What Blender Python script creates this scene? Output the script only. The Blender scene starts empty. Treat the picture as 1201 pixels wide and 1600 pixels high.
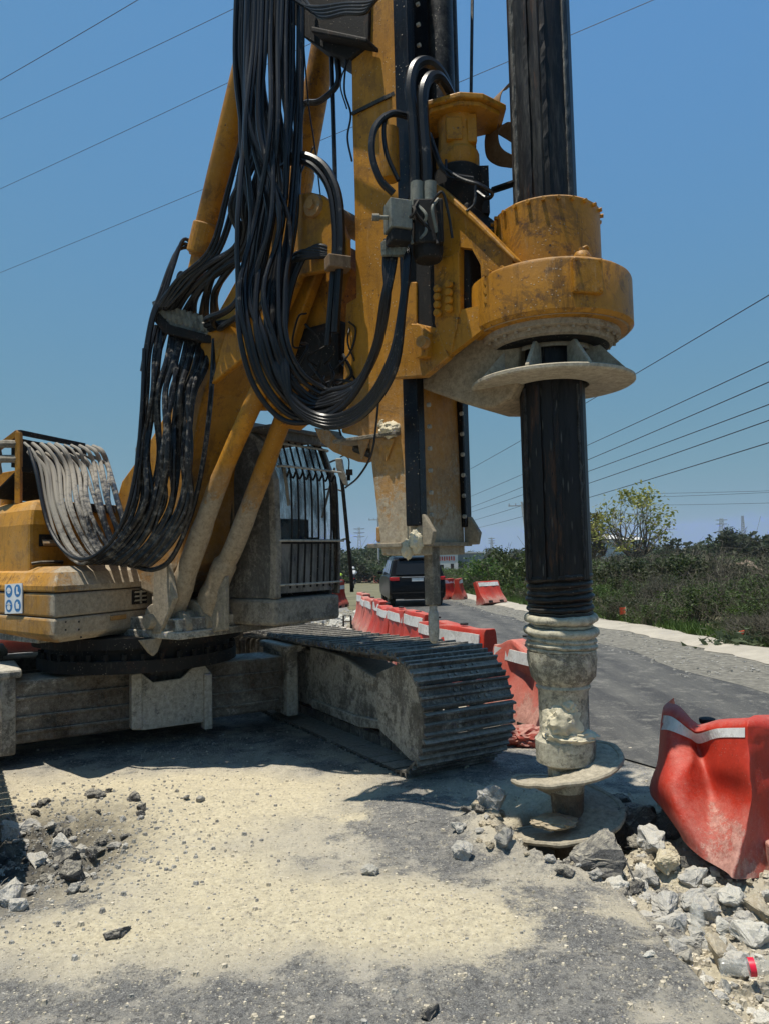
import bpy, bmesh, math, random
from mathutils import Vector, Matrix, noise
import numpy as np
rnd = random.Random(7)
R_ = math.radians
sc = bpy.context.scene
COL = sc.collection

# ------------------------------------------------------------------ camera
FPX = 1155.0; EYE = 1.6
PITCH = math.atan(68 / FPX); ROLL = -R_(1.35)
RM = Matrix.Rotation(math.pi / 2 + PITCH, 3, 'X') @ Matrix.Rotation(ROLL, 3, 'Z')
cam = bpy.data.cameras.new('camera'); co = bpy.data.objects.new('camera', cam); COL.objects.link(co)
co.location = (0, 0, EYE); co.rotation_euler = RM.to_euler()
cam.sensor_fit = 'VERTICAL'; cam.sensor_height = 36; cam.lens = FPX / 1600 * 36
cam.clip_start = 0.05; cam.clip_end = 4000
sc.camera = co

# ------------------------------------------------------------------ sky, sun, exposure
SUN_EL = R_(77.5); SH = Vector((-.90, -.43))            # horizontal direction towards the sun
w = bpy.data.worlds.new("World"); sc.world = w; w.use_nodes = True
nt = w.node_tree; bg = nt.nodes['Background']
sky = nt.nodes.new('ShaderNodeTexSky'); sky.sky_type = 'NISHITA'; sky.sun_disc = False
sky.sun_elevation = SUN_EL; sky.sun_rotation = math.atan2(SH.x, SH.y)
sky.air_density = 1.0; sky.dust_density = .35; sky.ozone_density = 2.2; sky.altitude = 10
sep = nt.nodes.new('ShaderNodeSeparateColor'); cmb = nt.nodes.new('ShaderNodeCombineColor'); nt.links.new(sky.outputs[0], sep.inputs[0])
for i_, (ex, mu) in enumerate(((.40, 1.00), (.16, 2.50), (-.42, 9.2))):      # camera-like rendition of the sky: flatter, deeper blue
    pw = nt.nodes.new('ShaderNodeMath'); pw.operation = 'POWER'; pw.inputs[1].default_value = ex; nt.links.new(sep.outputs[i_], pw.inputs[0])
    ml = nt.nodes.new('ShaderNodeMath'); ml.operation = 'MULTIPLY'; ml.inputs[1].default_value = mu; nt.links.new(pw.outputs[0], ml.inputs[0]); nt.links.new(ml.outputs[0], cmb.inputs[i_])
nt.links.new(cmb.outputs[0], bg.inputs[0]); bg.inputs[1].default_value = 0.083
sl = bpy.data.lights.new('sun', 'SUN'); sl.energy = 5.0; sl.angle = R_(0.53); sl.color = (1, .94, .83)
so = bpy.data.objects.new('sun', sl); COL.objects.link(so); so.location = (0, 0, 30)
sd = Vector((SH.x * math.cos(SUN_EL), SH.y * math.cos(SUN_EL), math.sin(SUN_EL)))
so.rotation_euler = sd.to_track_quat('Z', 'Y').to_euler()
vs = sc.view_settings; vs.view_transform = 'Standard'; vs.look = 'None'; vs.gamma = 1; vs.exposure = 0.25
vs.use_curve_mapping = False

# ------------------------------------------------------------------ pixel <-> world helpers
def ray(px, py): return RM @ Vector(((px - 600.5) / FPX, (800 - py) / FPX, -1))
CAM = Vector((0, 0, EYE))
def P(px, py, D): d = ray(px, py); return CAM + d * (D / d.y)
def gz(y):                                           # the road falls away gently
    if y < 70: return -.00027 * y * y if y > 0 else 0
    return max(-2.6, -1.323 - (y - 70) * .0378 * math.exp(-(y - 70) / 60))
def G(px, py, z=None):
    d = ray(px, py)
    if z is not None: return CAM + d * ((z - EYE) / d.z)
    zz = 0
    for _ in range(20):
        p = CAM + d * ((zz - EYE) / d.z); zz = .5 * zz + .5 * gz(p.y)
    return Vector((p.x, p.y, zz))
def ON(px, py, p0, n): d = ray(px, py); return CAM + d * ((p0 - CAM).dot(n) / d.dot(n))

# machine frames
C0 = Vector((-2.26, 6.82, 0)); FV = Vector((.8, -.6, 0)); LV = Vector((.6, .8, 0)); ZV = Vector((0, 0, 1))
def W(a, b, z): return C0 + FV * a + LV * b + ZV * z
def PB(px, py, b): return ON(px, py, C0 + LV * b, LV)        # on a vertical plane parallel to the boom
def PA(px, py, a): return ON(px, py, C0 + FV * a, FV)        # on a vertical plane facing forward
A0 = Vector((.046, 5.511, 0)); TF = Vector((.507, -.862, 0)); TL = Vector((.862, .507, 0))
def U(f, s, z): return A0 + TF * f + TL * s + ZV * z         # undercarriage: f forward, s to the right
KX = Vector((1.016, 4.37, 0))

# ------------------------------------------------------------------ mesh builder
class MB:
    def __init__(s): s.v = []; s.f = []
    def add(s, vs, fs):
        o = len(s.v); s.v += [Vector(p) for p in vs]; s.f += [tuple(i + o for i in f) for f in fs]; return s
    def prism(s, poly, vec):
        n = len(poly); vec = Vector(vec)
        vs = [Vector(p) for p in poly] + [Vector(p) + vec for p in poly]
        fs = [tuple(range(n - 1, -1, -1)), tuple(range(n, 2 * n))] + [(i, (i + 1) % n, n + (i + 1) % n, n + i) for i in range(n)]
        nn = Vector((0, 0, 0))
        for i in range(n): nn += vs[i].cross(vs[(i + 1) % n])
        if nn.dot(vec) < 0: fs = [tuple(reversed(f)) for f in fs]
        return s.add(vs, fs)
    def box(s, c, ex, ey, ez):                       # centre and three half vectors
        c = Vector(c); ex = Vector(ex); ey = Vector(ey); ez = Vector(ez)
        if ex.cross(ey).dot(ez) < 0: ex = -ex
        q = [c - ex - ey - ez, c + ex - ey - ez, c + ex + ey - ez, c - ex + ey - ez]
        q += [p + 2 * ez for p in q]
        return s.add(q, [(3, 2, 1, 0), (4, 5, 6, 7), (0, 1, 5, 4), (1, 2, 6, 5), (2, 3, 7, 6), (3, 0, 4, 7)])
    def ab(s, x0, x1, y0, y1, z0, z1):
        return s.box(((x0 + x1) / 2, (y0 + y1) / 2, (z0 + z1) / 2), ((x1 - x0) / 2, 0, 0), (0, (y1 - y0) / 2, 0), (0, 0, (z1 - z0) / 2))
    def rings(s, rs, closed=True, cap=True):
        n = len(rs[0]); vs = [p for r in rs for p in r]; fs = []
        for i in range(len(rs) - 1):
            for j in range(n if closed else n - 1):
                k = (j + 1) % n; fs.append((i * n + j, i * n + k, (i + 1) * n + k, (i + 1) * n + j))
        if cap: fs.append(tuple(range(n - 1, -1, -1))); fs.append(tuple((len(rs) - 1) * n + j for j in range(n)))
        return s.add(vs, fs)
    def tube(s, path, r, n=8, cap=True):
        path = [Vector(p) for p in path]; m = len(path)
        rad = r if callable(r) else (lambda t: r) if not isinstance(r, (list, tuple)) else (lambda t: r[min(len(r) - 1, int(round(t * (len(r) - 1))))])
        t = (path[1] - path[0]).normalized(); u = t.orthogonal().normalized(); rs = []
        for i in range(m):
            t2 = (path[min(i + 1, m - 1)] - path[max(i - 1, 0)])
            t2 = t2.normalized() if t2.length > 1e-9 else t
            u = (u - t2 * u.dot(t2)); u = u.normalized() if u.length > 1e-6 else t2.orthogonal().normalized(); v = t2.cross(u)
            q = rad(i / (m - 1)); rs.append([path[i] + (u * math.cos(2 * math.pi * j / n) + v * math.sin(2 * math.pi * j / n)) * q for j in range(n)])
        return s.rings(rs, True, cap)
    def lathe(s, c, prof, n=32, cap=True, ax=None, jit=0):
        c = Vector(c); ax = Vector(ax).normalized() if ax is not None else ZV
        u = ax.orthogonal().normalized() if ax is not ZV else Vector((1, 0, 0)); v = ax.cross(u)
        rs = []
        for r, z in prof:
            rs.append([c + ax * z + (u * math.cos(2 * math.pi * j / n) + v * math.sin(2 * math.pi * j / n)) * (r * (1 + (jit * noise.noise(Vector((math.cos(2 * math.pi * j / n) * 3, math.sin(2 * math.pi * j / n) * 3, z * 12 + c.x))) if jit else 0))) for j in range(n)])
        return s.rings(rs, True, cap)
    def hull(s, pts):
        bm = bmesh.new()
        for p in pts: bm.verts.new(p)
        r = bmesh.ops.convex_hull(bm, input=bm.verts)
        bmesh.ops.delete(bm, geom=[v for v in bm.verts if not v.link_faces], context='VERTS')
        bm.verts.index_update()
        s.add([v.co.copy() for v in bm.verts], [tuple(v.index for v in f.verts) for f in bm.faces]); bm.free(); return s

def wpos(o):
    p = Vector((0, 0, 0))
    while o: p = p + Vector(o.location); o = o.parent
    return p
def link(name, me, mat, parent=None, loc=None):
    o = bpy.data.objects.new(name, me); COL.objects.link(o)
    if mat: me.materials.append(mat)
    if parent: o.parent = parent
    if loc is not None: o.location = loc
    return o
def part(name, mb, mat, parent=None, smooth=False, bevel=0, seg=2, sub=0, local=False, ang=40):
    """world-space vertices -> an object whose origin is its parent's (or its own base when top level)"""
    me = bpy.data.meshes.new(name)
    if local: base = Vector((0, 0, 0)); loc = None
    elif parent: base = wpos(parent); loc = None
    else:
        zs = min(v.z for v in mb.v); n = len(mb.v)
        base = Vector((sum(v.x for v in mb.v) / n, sum(v.y for v in mb.v) / n, zs)); loc = base
    me.from_pydata([tuple(v - base) for v in mb.v], [], mb.f); me.update()
    o = link(name, me, mat, parent, loc)
    if smooth:
        me.polygons.foreach_set('use_smooth', [True] * len(me.polygons))
        if ang < 180 and not sub:
            try: me.set_sharp_from_angle(angle=R_(ang))
            except Exception: pass
    if bevel:
        m = o.modifiers.new('bevel', 'BEVEL'); m.width = bevel; m.segments = seg; m.limit_method = 'ANGLE'; m.angle_limit = R_(35)
    if sub:
        m = o.modifiers.new('sub', 'SUBSURF'); m.levels = sub; m.render_levels = sub
    return o
def tag(o, label, cat, group=None, kind=None):
    o['label'] = label; o['category'] = cat
    if group: o['group'] = group
    if kind: o['kind'] = kind
    return o
def empty(name, loc, label, cat, group=None, rz=0):
    o = bpy.data.objects.new(name, None); COL.objects.link(o); o.location = loc; o.rotation_euler = (0, 0, rz); o.empty_display_size = .2
    return tag(o, label, cat, group)
def struct(o): o['kind'] = 'structure'; return o
def kids(o): return [c for c in list(bpy.data.objects) if c.parent == o]
def dup(o, parent=None):
    c = o.copy(); COL.objects.link(c); c.parent = parent
    for ch in KIDS.get(o.name, None) or kids(o): dup(ch, c)
    return c
KIDS = {}
def cr(pts, n=8):                                    # catmull-rom through points
    p = [Vector(q) for q in pts]; p = [2 * p[0] - p[1]] + p + [2 * p[-1] - p[-2]]; out = []
    for i in range(1, len(p) - 2):
        a, b, c, d = p[i - 1:i + 3]
        for k in range(n):
            t = k / n
            out.append(.5 * ((2 * b) + (c - a) * t + (2 * a - 5 * b + 4 * c - d) * t * t + (3 * b - a - 3 * c + d) * t ** 3))
    out.append(p[-2]); return out

# ------------------------------------------------------------------ materials
def mk(name):
    m = bpy.data.materials.new(name); m.use_nodes = True; t = m.node_tree; b = t.nodes['Principled BSDF']
    return m, t, b
def N(t, ty, **k):
    n = t.nodes.new(ty)
    for a, v in k.items():
        if a in n.inputs.keys(): n.inputs[a].default_value = v
        else: setattr(n, a, v)
    return n
def coords(t, scale=(1, 1, 1)):
    tc = N(t, 'ShaderNodeTexCoord'); mp = N(t, 'ShaderNodeMapping'); mp.inputs['Scale'].default_value = scale
    t.links.new(tc.outputs['Object'], mp.inputs[0]); return mp.outputs[0]
def nz(t, vec, scale, detail=6, rough=.6, dist=0):
    n = N(t, 'ShaderNodeTexNoise'); n.inputs['Scale'].default_value = scale; n.inputs['Detail'].default_value = detail
    n.inputs['Roughness'].default_value = rough; n.inputs['Distortion'].default_value = dist; t.links.new(vec, n.inputs['Vector']); return n.outputs['Fac']
def rng(t, v, a, b, c=0, d=1):
    n = N(t, 'ShaderNodeMapRange'); n.clamp = True
    for i, x in zip((1, 2, 3, 4), (a, b, c, d)): n.inputs[i].default_value = x
    t.links.new(v, n.inputs[0]); return n.outputs[0]
def mx(t, fac, c1, c2):
    n = N(t, 'ShaderNodeMix'); n.data_type = 'RGBA'
    for s, v in ((n.inputs[0], fac), (n.inputs[6], c1), (n.inputs[7], c2)):
        if isinstance(v, bpy.types.NodeSocket): t.links.new(v, s)
        elif isinstance(v, (tuple, list)): s.default_value = (*v[:3], 1)
        else: s.default_value = v
    return n.outputs[2]
def mth(t, op, a, b=None):
    n = N(t, 'ShaderNodeMath'); n.operation = op
    for s, v in zip(n.inputs, (a, b)):
        if v is None: continue
        if isinstance(v, bpy.types.NodeSocket): t.links.new(v, s)
        else: s.default_value = v
    return n.outputs[0]
def bump(t, b, h, strength=.4, dist=.01):
    n = N(t, 'ShaderNodeBump'); n.inputs['Strength'].default_value = strength; n.inputs['Distance'].default_value = dist
    t.links.new(h, n.inputs['Height']); t.links.new(n.outputs[0], b.inputs['Normal'])
DUST = (.33, .28, .205)
def paint(name, base, dust=.4, rough=.45, metal=0, dark=(.02, .018, .015), darkamt=.3, speck=.5, scale=1.0, dcol=DUST, streak=.5, rust=0.25, zdust=None, xdust=None):
    m, t, b = mk(name); v = coords(t); vz = coords(t, (1, 1, .13))
    tone = nz(t, v, 1.7 * scale, 6); c = mx(t, rng(t, tone, .32, .68), tuple(x * .68 for x in base), tuple(min(1, x * 1.15) for x in base))
    c = mx(t, rng(t, nz(t, v, 26 * scale, 6, .8), .42, .6, .22, 0), c, tuple(x * .4 for x in base))                      # fine mottling
    c = mx(t, mth(t, 'MULTIPLY', rng(t, nz(t, v, 9 * scale, 9, .8), .55, .61), rust), c, (.10, .042, .016))               # rust bloom
    c = mx(t, mth(t, 'MULTIPLY', rng(t, nz(t, vz, 11 * scale, 8, .75), .53, .62), streak * .75), c, tuple(x * .30 for x in base))   # grease runs
    c = mx(t, mth(t, 'MULTIPLY', rng(t, nz(t, vz, 23 * scale, 6, .7), .60, .64), streak * .45), c, tuple(x * .6 + y * .4 for x, y in zip(base, dcol)))
    dk = rng(t, nz(t, v, 3.3 * scale, 10, .78, .5), .53, .565); c = mx(t, mth(t, 'MULTIPLY', dk, darkamt), c, dark)
    vo2 = N(t, 'ShaderNodeTexVoronoi'); vo2.inputs['Scale'].default_value = 17 * scale; t.links.new(v, vo2.inputs['Vector'])
    c = mx(t, mth(t, 'MULTIPLY', mth(t, 'MULTIPLY', rng(t, vo2.outputs['Distance'], .10, .15, 1, 0), rng(t, nz(t, v, 7, 3), .52, .6)), min(1, .35 + rust)), c, (.05, .03, .02))   # chips
    ge = N(t, 'ShaderNodeNewGeometry'); sp = N(t, 'ShaderNodeSeparateXYZ'); t.links.new(ge.outputs['Normal'], sp.inputs[0])
    up = rng(t, sp.outputs['Z'], .2, .9, 0, .45)                                                                          # dust settles on upward faces
    big = nz(t, v, 1.1 * scale, 10, .78, .5); med = nz(t, v, 13 * scale, 9, .85); fin = nz(t, v, 75 * scale, 4, .8); run = nz(t, vz, 6 * scale, 8, .8)
    s = mth(t, 'ADD', mth(t, 'ADD', mth(t, 'MULTIPLY', big, .50), mth(t, 'MULTIPLY', med, .26)), mth(t, 'MULTIPLY', up, .25))
    s = mth(t, 'ADD', s, mth(t, 'ADD', mth(t, 'MULTIPLY', fin, .12), mth(t, 'MULTIPLY', run, .12)))
    for rng_, ax in ((zdust, 'Z'), (xdust, 'X')):
        if rng_:
            tc = N(t, 'ShaderNodeTexCoord'); sz = N(t, 'ShaderNodeSeparateXYZ'); t.links.new(tc.outputs['Object'], sz.inputs[0]); s = mth(t, 'ADD', s, rng(t, sz.outputs[ax], *rng_))
    lo = .74 - dust * .5; thick = rng(t, s, lo - .01, lo + .035); film = rng(t, s, lo - .12, lo + .08, 0, .62)
    fac = mth(t, 'MAXIMUM', mth(t, 'MULTIPLY', thick, .9), film)
    vo = N(t, 'ShaderNodeTexVoronoi'); vo.inputs['Scale'].default_value = 40 * scale; t.links.new(v, vo.inputs['Vector'])
    spk = mth(t, 'MULTIPLY', rng(t, vo.outputs['Distance'], .12, .2, 1, 0), rng(t, nz(t, v, 5, 3), .45, .58)); spk = mth(t, 'MULTIPLY', spk, speck * 1.3)
    fac = mth(t, 'MAXIMUM', fac, spk)
    dc = mx(t, rng(t, nz(t, v, 30, 7, .8), .35, .65), tuple(x * .58 for x in dcol), tuple(min(1, x * 1.25) for x in dcol))
    c = mx(t, mth(t, 'MULTIPLY', fac, .95), c, dc); t.links.new(c, b.inputs['Base Color'])
    b.inputs['Specular IOR Level'].default_value = .3
    t.links.new(rng(t, fac, 0, 1, rough + .06, .94), b.inputs['Roughness']); b.inputs['Metallic'].default_value = metal
    bump(t, b, mth(t, 'ADD', mth(t, 'MULTIPLY', fac, 1.0), mth(t, 'MULTIPLY', nz(t, v, 60, 5, .7), .5)), .5, .006)
    return m
YEL = (.47, .205, .014)
MY = paint('yellow_paint', YEL, .20, .42, rust=.5, darkamt=.4, streak=.7)
MYD = paint('yellow_paint_dusty', YEL, .45, .42)
MYH = paint('yellow_paint_heavy_dust', YEL, .66, .6)
MDUST = paint('clay_coated_steel', (.16, .12, .08), .86, .85, darkamt=.25)
MDUST2 = paint('grey_dusty_steel', (.04, .035, .03), .60, .7, darkamt=.7, dcol=(.46, .43, .36))
MMAST = paint('mast_paint', YEL, .34, .45, zdust=(1.7, 3.1, .13, -.12), rust=.35, dcol=(.42, .37, .28))
MBLK = paint('greasy_black_steel', (.018, .017, .017), .27, .32, metal=.5, darkamt=.2, dcol=(.24, .22, .18), streak=.2, rust=.2)
MTRK = paint('track_steel', (.030, .027, .025), .465, .45, metal=.1, darkamt=.9, dcol=(.36, .33, .28), scale=3)
MUC = paint('undercarriage_steel', (.016, .013, .011), .53, .6, darkamt=1.0, dcol=(.50, .46, .38), rust=.5, scale=2.2)
MUCB = paint('undercarriage_beam_paint', (.045, .027, .014), .37, .6, darkamt=1.0, scale=2.2, dcol=(.52, .48, .40), rust=.6)
MRAIL = paint('polished_rail', (.03, .032, .036), .12, .25, metal=.8, darkamt=.2)
MGREY = paint('grey_valve', (.16, .18, .16), .3, .45, darkamt=.5)
MCAB = paint('cab_paint', (.030, .030, .030), .47, .6, darkamt=.9, dcol=(.30, .275, .23), scale=2.2)
MCABL = paint('cab_trim', (.07, .062, .05), .56, .7, darkamt=.7, dcol=(.30, .265, .21), scale=2.2)
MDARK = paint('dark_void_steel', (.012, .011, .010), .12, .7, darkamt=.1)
MSTR = paint('rusty_strap', (.20, .12, .06), .3, .6)
def hosemat(name, dusty):
    m, t, b = mk(name); v = coords(t)
    n = nz(t, v, 16, 9, .8); tc = N(t, 'ShaderNodeTexCoord'); s = N(t, 'ShaderNodeSeparateXYZ'); t.links.new(tc.outputs['Object'], s.inputs[0])
    g = rng(t, s.outputs['X'], -.75, .0, .42, .045) if dusty == 2 else None
    thr = mth(t, 'ADD', n, g) if g else n
    f = rng(t, thr, (.64, .575, .56)[dusty], .74, 0, (.5, .75, .9)[dusty])
    c = mx(t, f, (.008, .008, .009), (.27, .245, .205)); t.links.new(c, b.inputs['Base Color'])
    t.links.new(rng(t, f, 0, .85, .33, .9), b.inputs['Roughness']); b.inputs['Specular IOR Level'].default_value = .35; bump(t, b, n, .3, .004); return m
MH0 = hosemat('rubber_hose', 0); MH1 = hosemat('rubber_hose_worn', 1); MH2 = hosemat('rubber_hose_dusty', 2)
def simple(name, col, rough=.5, metal=0, var=.2, scale=8, bumpd=0, **k):
    m, t, b = mk(name); v = coords(t)
    c = mx(t, rng(t, nz(t, v, scale, 7, .65), .3, .7), tuple(x * (1 - var) for x in col), tuple(min(1, x * (1 + var)) for x in col))
    t.links.new(c, b.inputs['Base Color']); b.inputs['Roughness'].default_value = rough; b.inputs['Metallic'].default_value = metal
    for a, x in k.items(): b.inputs[a.replace('_', ' ')].default_value = x
    if bumpd: bump(t, b, nz(t, v, scale * 3, 8, .7), .6, bumpd)
    return m
MCLAY = simple('dried_clay', (.56, .50, .36), .95, var=.25, scale=12, bumpd=.02)
MRUB = simple('tyre_rubber', (.02, .02, .02), .8)
MCARB = simple('black_car_paint', (.004, .004, .0045), .3, 0, var=.1, Specular_IOR_Level=.15)
def glass(name, col=(.9, .95, .95), rough=.03, alpha=.25, dust=0):
    m, t, b = mk(name); v = coords(t); b.inputs['Base Color'].default_value = (*[x * .15 for x in col], 1); b.inputs['Roughness'].default_value = rough
    b.inputs['Specular IOR Level'].default_value = .6
    if dust:
        f = rng(t, nz(t, coords(t, (1, 1, .35)), 6, 9, .75), .48 - dust * .2, .75 - dust * .2, 0, .8)
        t.links.new(mx(t, f, (.02, .025, .025), (.32, .30, .26)), b.inputs['Base Color']); t.links.new(rng(t, f, 0, .8, alpha, .97), b.inputs['Alpha'])
        t.links.new(rng(t, f, 0, .5, rough, .8), b.inputs['Roughness'])
    else: b.inputs['Alpha'].default_value = alpha
    return m
MGL = glass('dusty_glass', dust=.05, alpha=.18); MGLD = glass('mud_splashed_glass', dust=.9, alpha=.6); MCARG = glass('car_glass', alpha=.97, col=(.08, .09, .10)); MCARG.node_tree.nodes['Principled BSDF'].inputs['Specular IOR Level'].default_value = .25
def plastic(name, col, dust=.35):
    return paint(name, col, dust, .42, zdust=(.02, .40, .17, 0), darkamt=.06, dark=(.10, .02, .015), speck=.5, rust=0, streak=.25, dcol=(.40, .235, .19), scale=1.6)
MRED = plastic('red_barrier_plastic', (.50, .040, .020), .20); MPINK = plastic('faded_red_plastic', (.56, .12, .085), .30)
MWHT = paint('white_reflective_tape', (.72, .72, .70), .25, .45, darkamt=.35, dark=(.25, .22, .2), rust=0, streak=.2, scale=2)

# concrete / stone
def stone(name, a, b2, sc_=14, tar=0):
    m, t, b = mk(name); v = coords(t); oi = N(t, 'ShaderNodeObjectInfo')
    f = rng(t, nz(t, v, sc_, 9, .72), .32, .68); c = mx(t, f, a, b2)
    c = mx(t, rng(t, nz(t, v, sc_ * 5, 4, .7), .6, .66, 0, .6), c, tuple(x * .35 for x in a))
    hv = N(t, 'ShaderNodeHueSaturation'); t.links.new(c, hv.inputs['Color']); t.links.new(rng(t, oi.outputs['Random'], 0, 1, .7, 1.35), hv.inputs['Value'])
    ge = N(t, 'ShaderNodeNewGeometry'); sp = N(t, 'ShaderNodeSeparateXYZ'); t.links.new(ge.outputs['Normal'], sp.inputs[0]); tp = mth(t, 'MULTIPLY', rng(t, sp.outputs['Z'], .35, .95), rng(t, nz(t, v, 5, 9, .8), .42, .56))
    hv0 = hv; dm = mx(t, mth(t, 'MULTIPLY', tp, .7), hv.outputs[0], (.46, .42, .33))
    t.links.new(dm, b.inputs['Base Color']); b.inputs['Roughness'].default_value = .95
    bump(t, b, nz(t, v, sc_ * .6, 12, .75), .55, .025); return m
MST = stone('broken_concrete', (.25, .245, .23), (.50, .48, .44)); MSTD = stone('tarred_asphalt_chunk', (.03, .03, .031), (.12, .115, .11), 22)
MSTY = stone('yellow_limestone', (.42, .35, .22), (.60, .53, .38)); MSTB = stone('tan_limestone', (.30, .24, .16), (.46, .40, .29))
MSTW = stone('white_limestone', (.45, .43, .38), (.66, .64, .58))

# ground
def groundmat():
    m, t, b = mk('dusty_asphalt'); v = coords(t)
    at = N(t, 'ShaderNodeAttribute'); at.attribute_name = 'dust'; D = at.outputs['Color']; sp = N(t, 'ShaderNodeSeparateColor'); t.links.new(D, sp.inputs[0])
    big = nz(t, v, .9, 8, .68, .5); med = nz(t, v, 5.5, 9, .74, .3); fine = nz(t, v, 75, 4, .8); grit = nz(t, v, 190, 2, .6)
    asp = mx(t, rng(t, grit, .35, .65), (.075, .075, .076), (.26, .255, .24)); asp = mx(t, rng(t, fine, .6, .68), asp, (.30, .29, .27))
    s = mth(t, 'ADD', mth(t, 'MULTIPLY', big, .35), mth(t, 'MULTIPLY', med, .75)); s = mth(t, 'ADD', s, mth(t, 'MULTIPLY', fine, .42)); s = mth(t, 'ADD', s, mth(t, 'MULTIPLY', nz(t, coords(t, (.8, 2.4, 1)), 2.6, 9, .75, .4), .28))
    s = mth(t, 'ADD', s, mth(t, 'MULTIPLY', sp.outputs[0], .40))
    f = rng(t, s, .92, 1.04, .03, 1)
    vd = coords(t, (1.6, .45, 1)); strk = nz(t, vd, 3.2, 7, .7, .6)
    sand = mx(t, rng(t, nz(t, v, 38, 7, .75), .3, .7), (.46, .395, .265), (.78, .69, .49)); grey = mx(t, rng(t, strk, .35, .65), (.30, .28, .24), (.50, .46, .385))
    yel = mx(t, rng(t, sp.outputs[1], 0, 1), grey, sand)
    vo = N(t, 'ShaderNodeTexVoronoi'); vo.inputs['Scale'].default_value = 52; t.links.new(v, vo.inputs['Vector']); vs2 = N(t, 'ShaderNodeSeparateColor'); t.links.new(vo.outputs['Color'], vs2.inputs[0])
    crumb = mth(t, 'MULTIPLY', rng(t, vo.outputs['Distance'], .22, .34, 1, 0), rng(t, vs2.outputs[0], .5, .8))
    asp = mx(t, rng(t, nz(t, v, 4.5, 12, .88, .4), .47, .62, 0, .62), asp, (.40, .375, .32)); asp = mx(t, rng(t, nz(t, v, 28, 6, .85), .42, .50, .7, 0), asp, (.04, .04, .042))
    ve = N(t, 'ShaderNodeTexVoronoi'); ve.feature = 'DISTANCE_TO_EDGE'; ve.inputs['Scale'].default_value = 1.15; wv = N(t, 'ShaderNodeVectorMath'); wv.operation = 'ADD'; nc = N(t, 'ShaderNodeTexNoise'); nc.inputs['Scale'].default_value = 3.5; nc.inputs['Detail'].default_value = 6; t.links.new(v, nc.inputs['Vector']); t.links.new(v, wv.inputs[0]); t.links.new(nc.outputs['Color'], wv.inputs[1]); t.links.new(wv.outputs[0], ve.inputs['Vector'])
    crk = mth(t, 'MULTIPLY', rng(t, ve.outputs['Distance'], .004, .014, 1, 0), rng(t, nz(t, v, 1.4, 4), .48, .6)); asp = mx(t, mth(t, 'MULTIPLY', crk, .85), asp, (.03, .03, .03))
    asp = mx(t, mth(t, 'MULTIPLY', crumb, rng(t, med, .4, .6, .35, 1)), asp, (.58, .54, .46))
    yel = mx(t, mth(t, 'MULTIPLY', crumb, .55), yel, mx(t, vs2.outputs[1], (.26, .22, .16), (.80, .74, .60)))
    yel = mx(t, rng(t, nz(t, v, 11, 8, .8), .50, .66, 0, .45), yel, (.27, .245, .205))
    c = mx(t, f, asp, yel)
    c = mx(t, rng(t, nz(t, v, 33, 3, .6), .66, .69, 0, .65), c, (.15, .125, .10)); c = mx(t, rng(t, nz(t, v, 48, 3, .6), .655, .68, 0, .7), c, (.60, .57, .50))
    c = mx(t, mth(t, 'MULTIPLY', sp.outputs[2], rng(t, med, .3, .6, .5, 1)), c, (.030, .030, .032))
    t.links.new(c, b.inputs['Base Color']); b.inputs['Roughness'].default_value = .93
    h = mth(t, 'ADD', mth(t, 'MULTIPLY', fine, 1), mth(t, 'MULTIPLY', nz(t, v, 40, 8, .75), 1.6)); bump(t, b, mth(t, 'ADD', h, mth(t, 'MULTIPLY', crumb, .8)), .9, .014); return m
MGR = groundmat()
def roadmat():
    m, t, b = mk('road_asphalt'); v = coords(t); vs_ = coords(t, (1, .12, 1))
    g = nz(t, v, 60, 4, .7); c = mx(t, rng(t, g, .35, .65), (.026, .026, .027), (.050, .049, .047))
    c = mx(t, rng(t, nz(t, vs_, 1.6, 7, .7), .42, .70, 0, .75), c, (.13, .125, .11)); c = mx(t, rng(t, nz(t, v, 3, 12, .85), .52, .64, 0, .6), c, (.25, .235, .20)); c = mx(t, rng(t, nz(t, v, 45, 4, .8), .62, .67, 0, .8), c, (.30, .28, .24))
    t.links.new(c, b.inputs['Base Color']); b.inputs['Roughness'].default_value = .88; bump(t, b, g, .5, .008); return m
MRD = roadmat()
MSHO = simple('limestone_gravel', (.155, .145, .12), .95, var=.55, scale=9, bumpd=.03); MCAL = simple('white_caliche', (.36, .325, .265), .95, var=.18, scale=2.5, bumpd=.03)
MSOIL = simple('scrub_soil', (.13, .12, .065), .95, var=.4, scale=.7, bumpd=.05)
def leafmat(name, a, b2, tr=.35):
    m, t, b = mk(name); v = coords(t); oi = N(t, 'ShaderNodeObjectInfo')
    f = rng(t, nz(t, v, 1.5, 4, .7), .3, .7); c = mx(t, f, a, b2); hv = N(t, 'ShaderNodeHueSaturation'); t.links.new(c, hv.inputs['Color'])
    t.links.new(rng(t, oi.outputs['Random'], 0, 1, .65, 1.35), hv.inputs['Value']); t.links.new(rng(t, oi.outputs['Random'], 0, 1, .485, .515), hv.inputs['Hue'])
    t.links.new(hv.outputs[0], b.inputs['Base Color']); b.inputs['Roughness'].default_value = .6
    tl = N(t, 'ShaderNodeBsdfTranslucent'); t.links.new(hv.outputs[0], tl.inputs[0]); ms = N(t, 'ShaderNodeMixShader'); ms.inputs[0].default_value = tr
    t.links.new(b.outputs[0], ms.inputs[1]); t.links.new(tl.outputs[0], ms.inputs[2]); t.links.new(ms.outputs[0], t.nodes['Material Output'].inputs[0]); return m
ML1 = leafmat('green_leaves', (.035, .065, .010), (.08, .125, .02)); ML2 = leafmat('olive_leaves', (.030, .045, .012), (.065, .082, .022)); ML3 = leafmat('dark_leaves', (.025, .04, .014), (.06, .08, .028))
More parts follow.
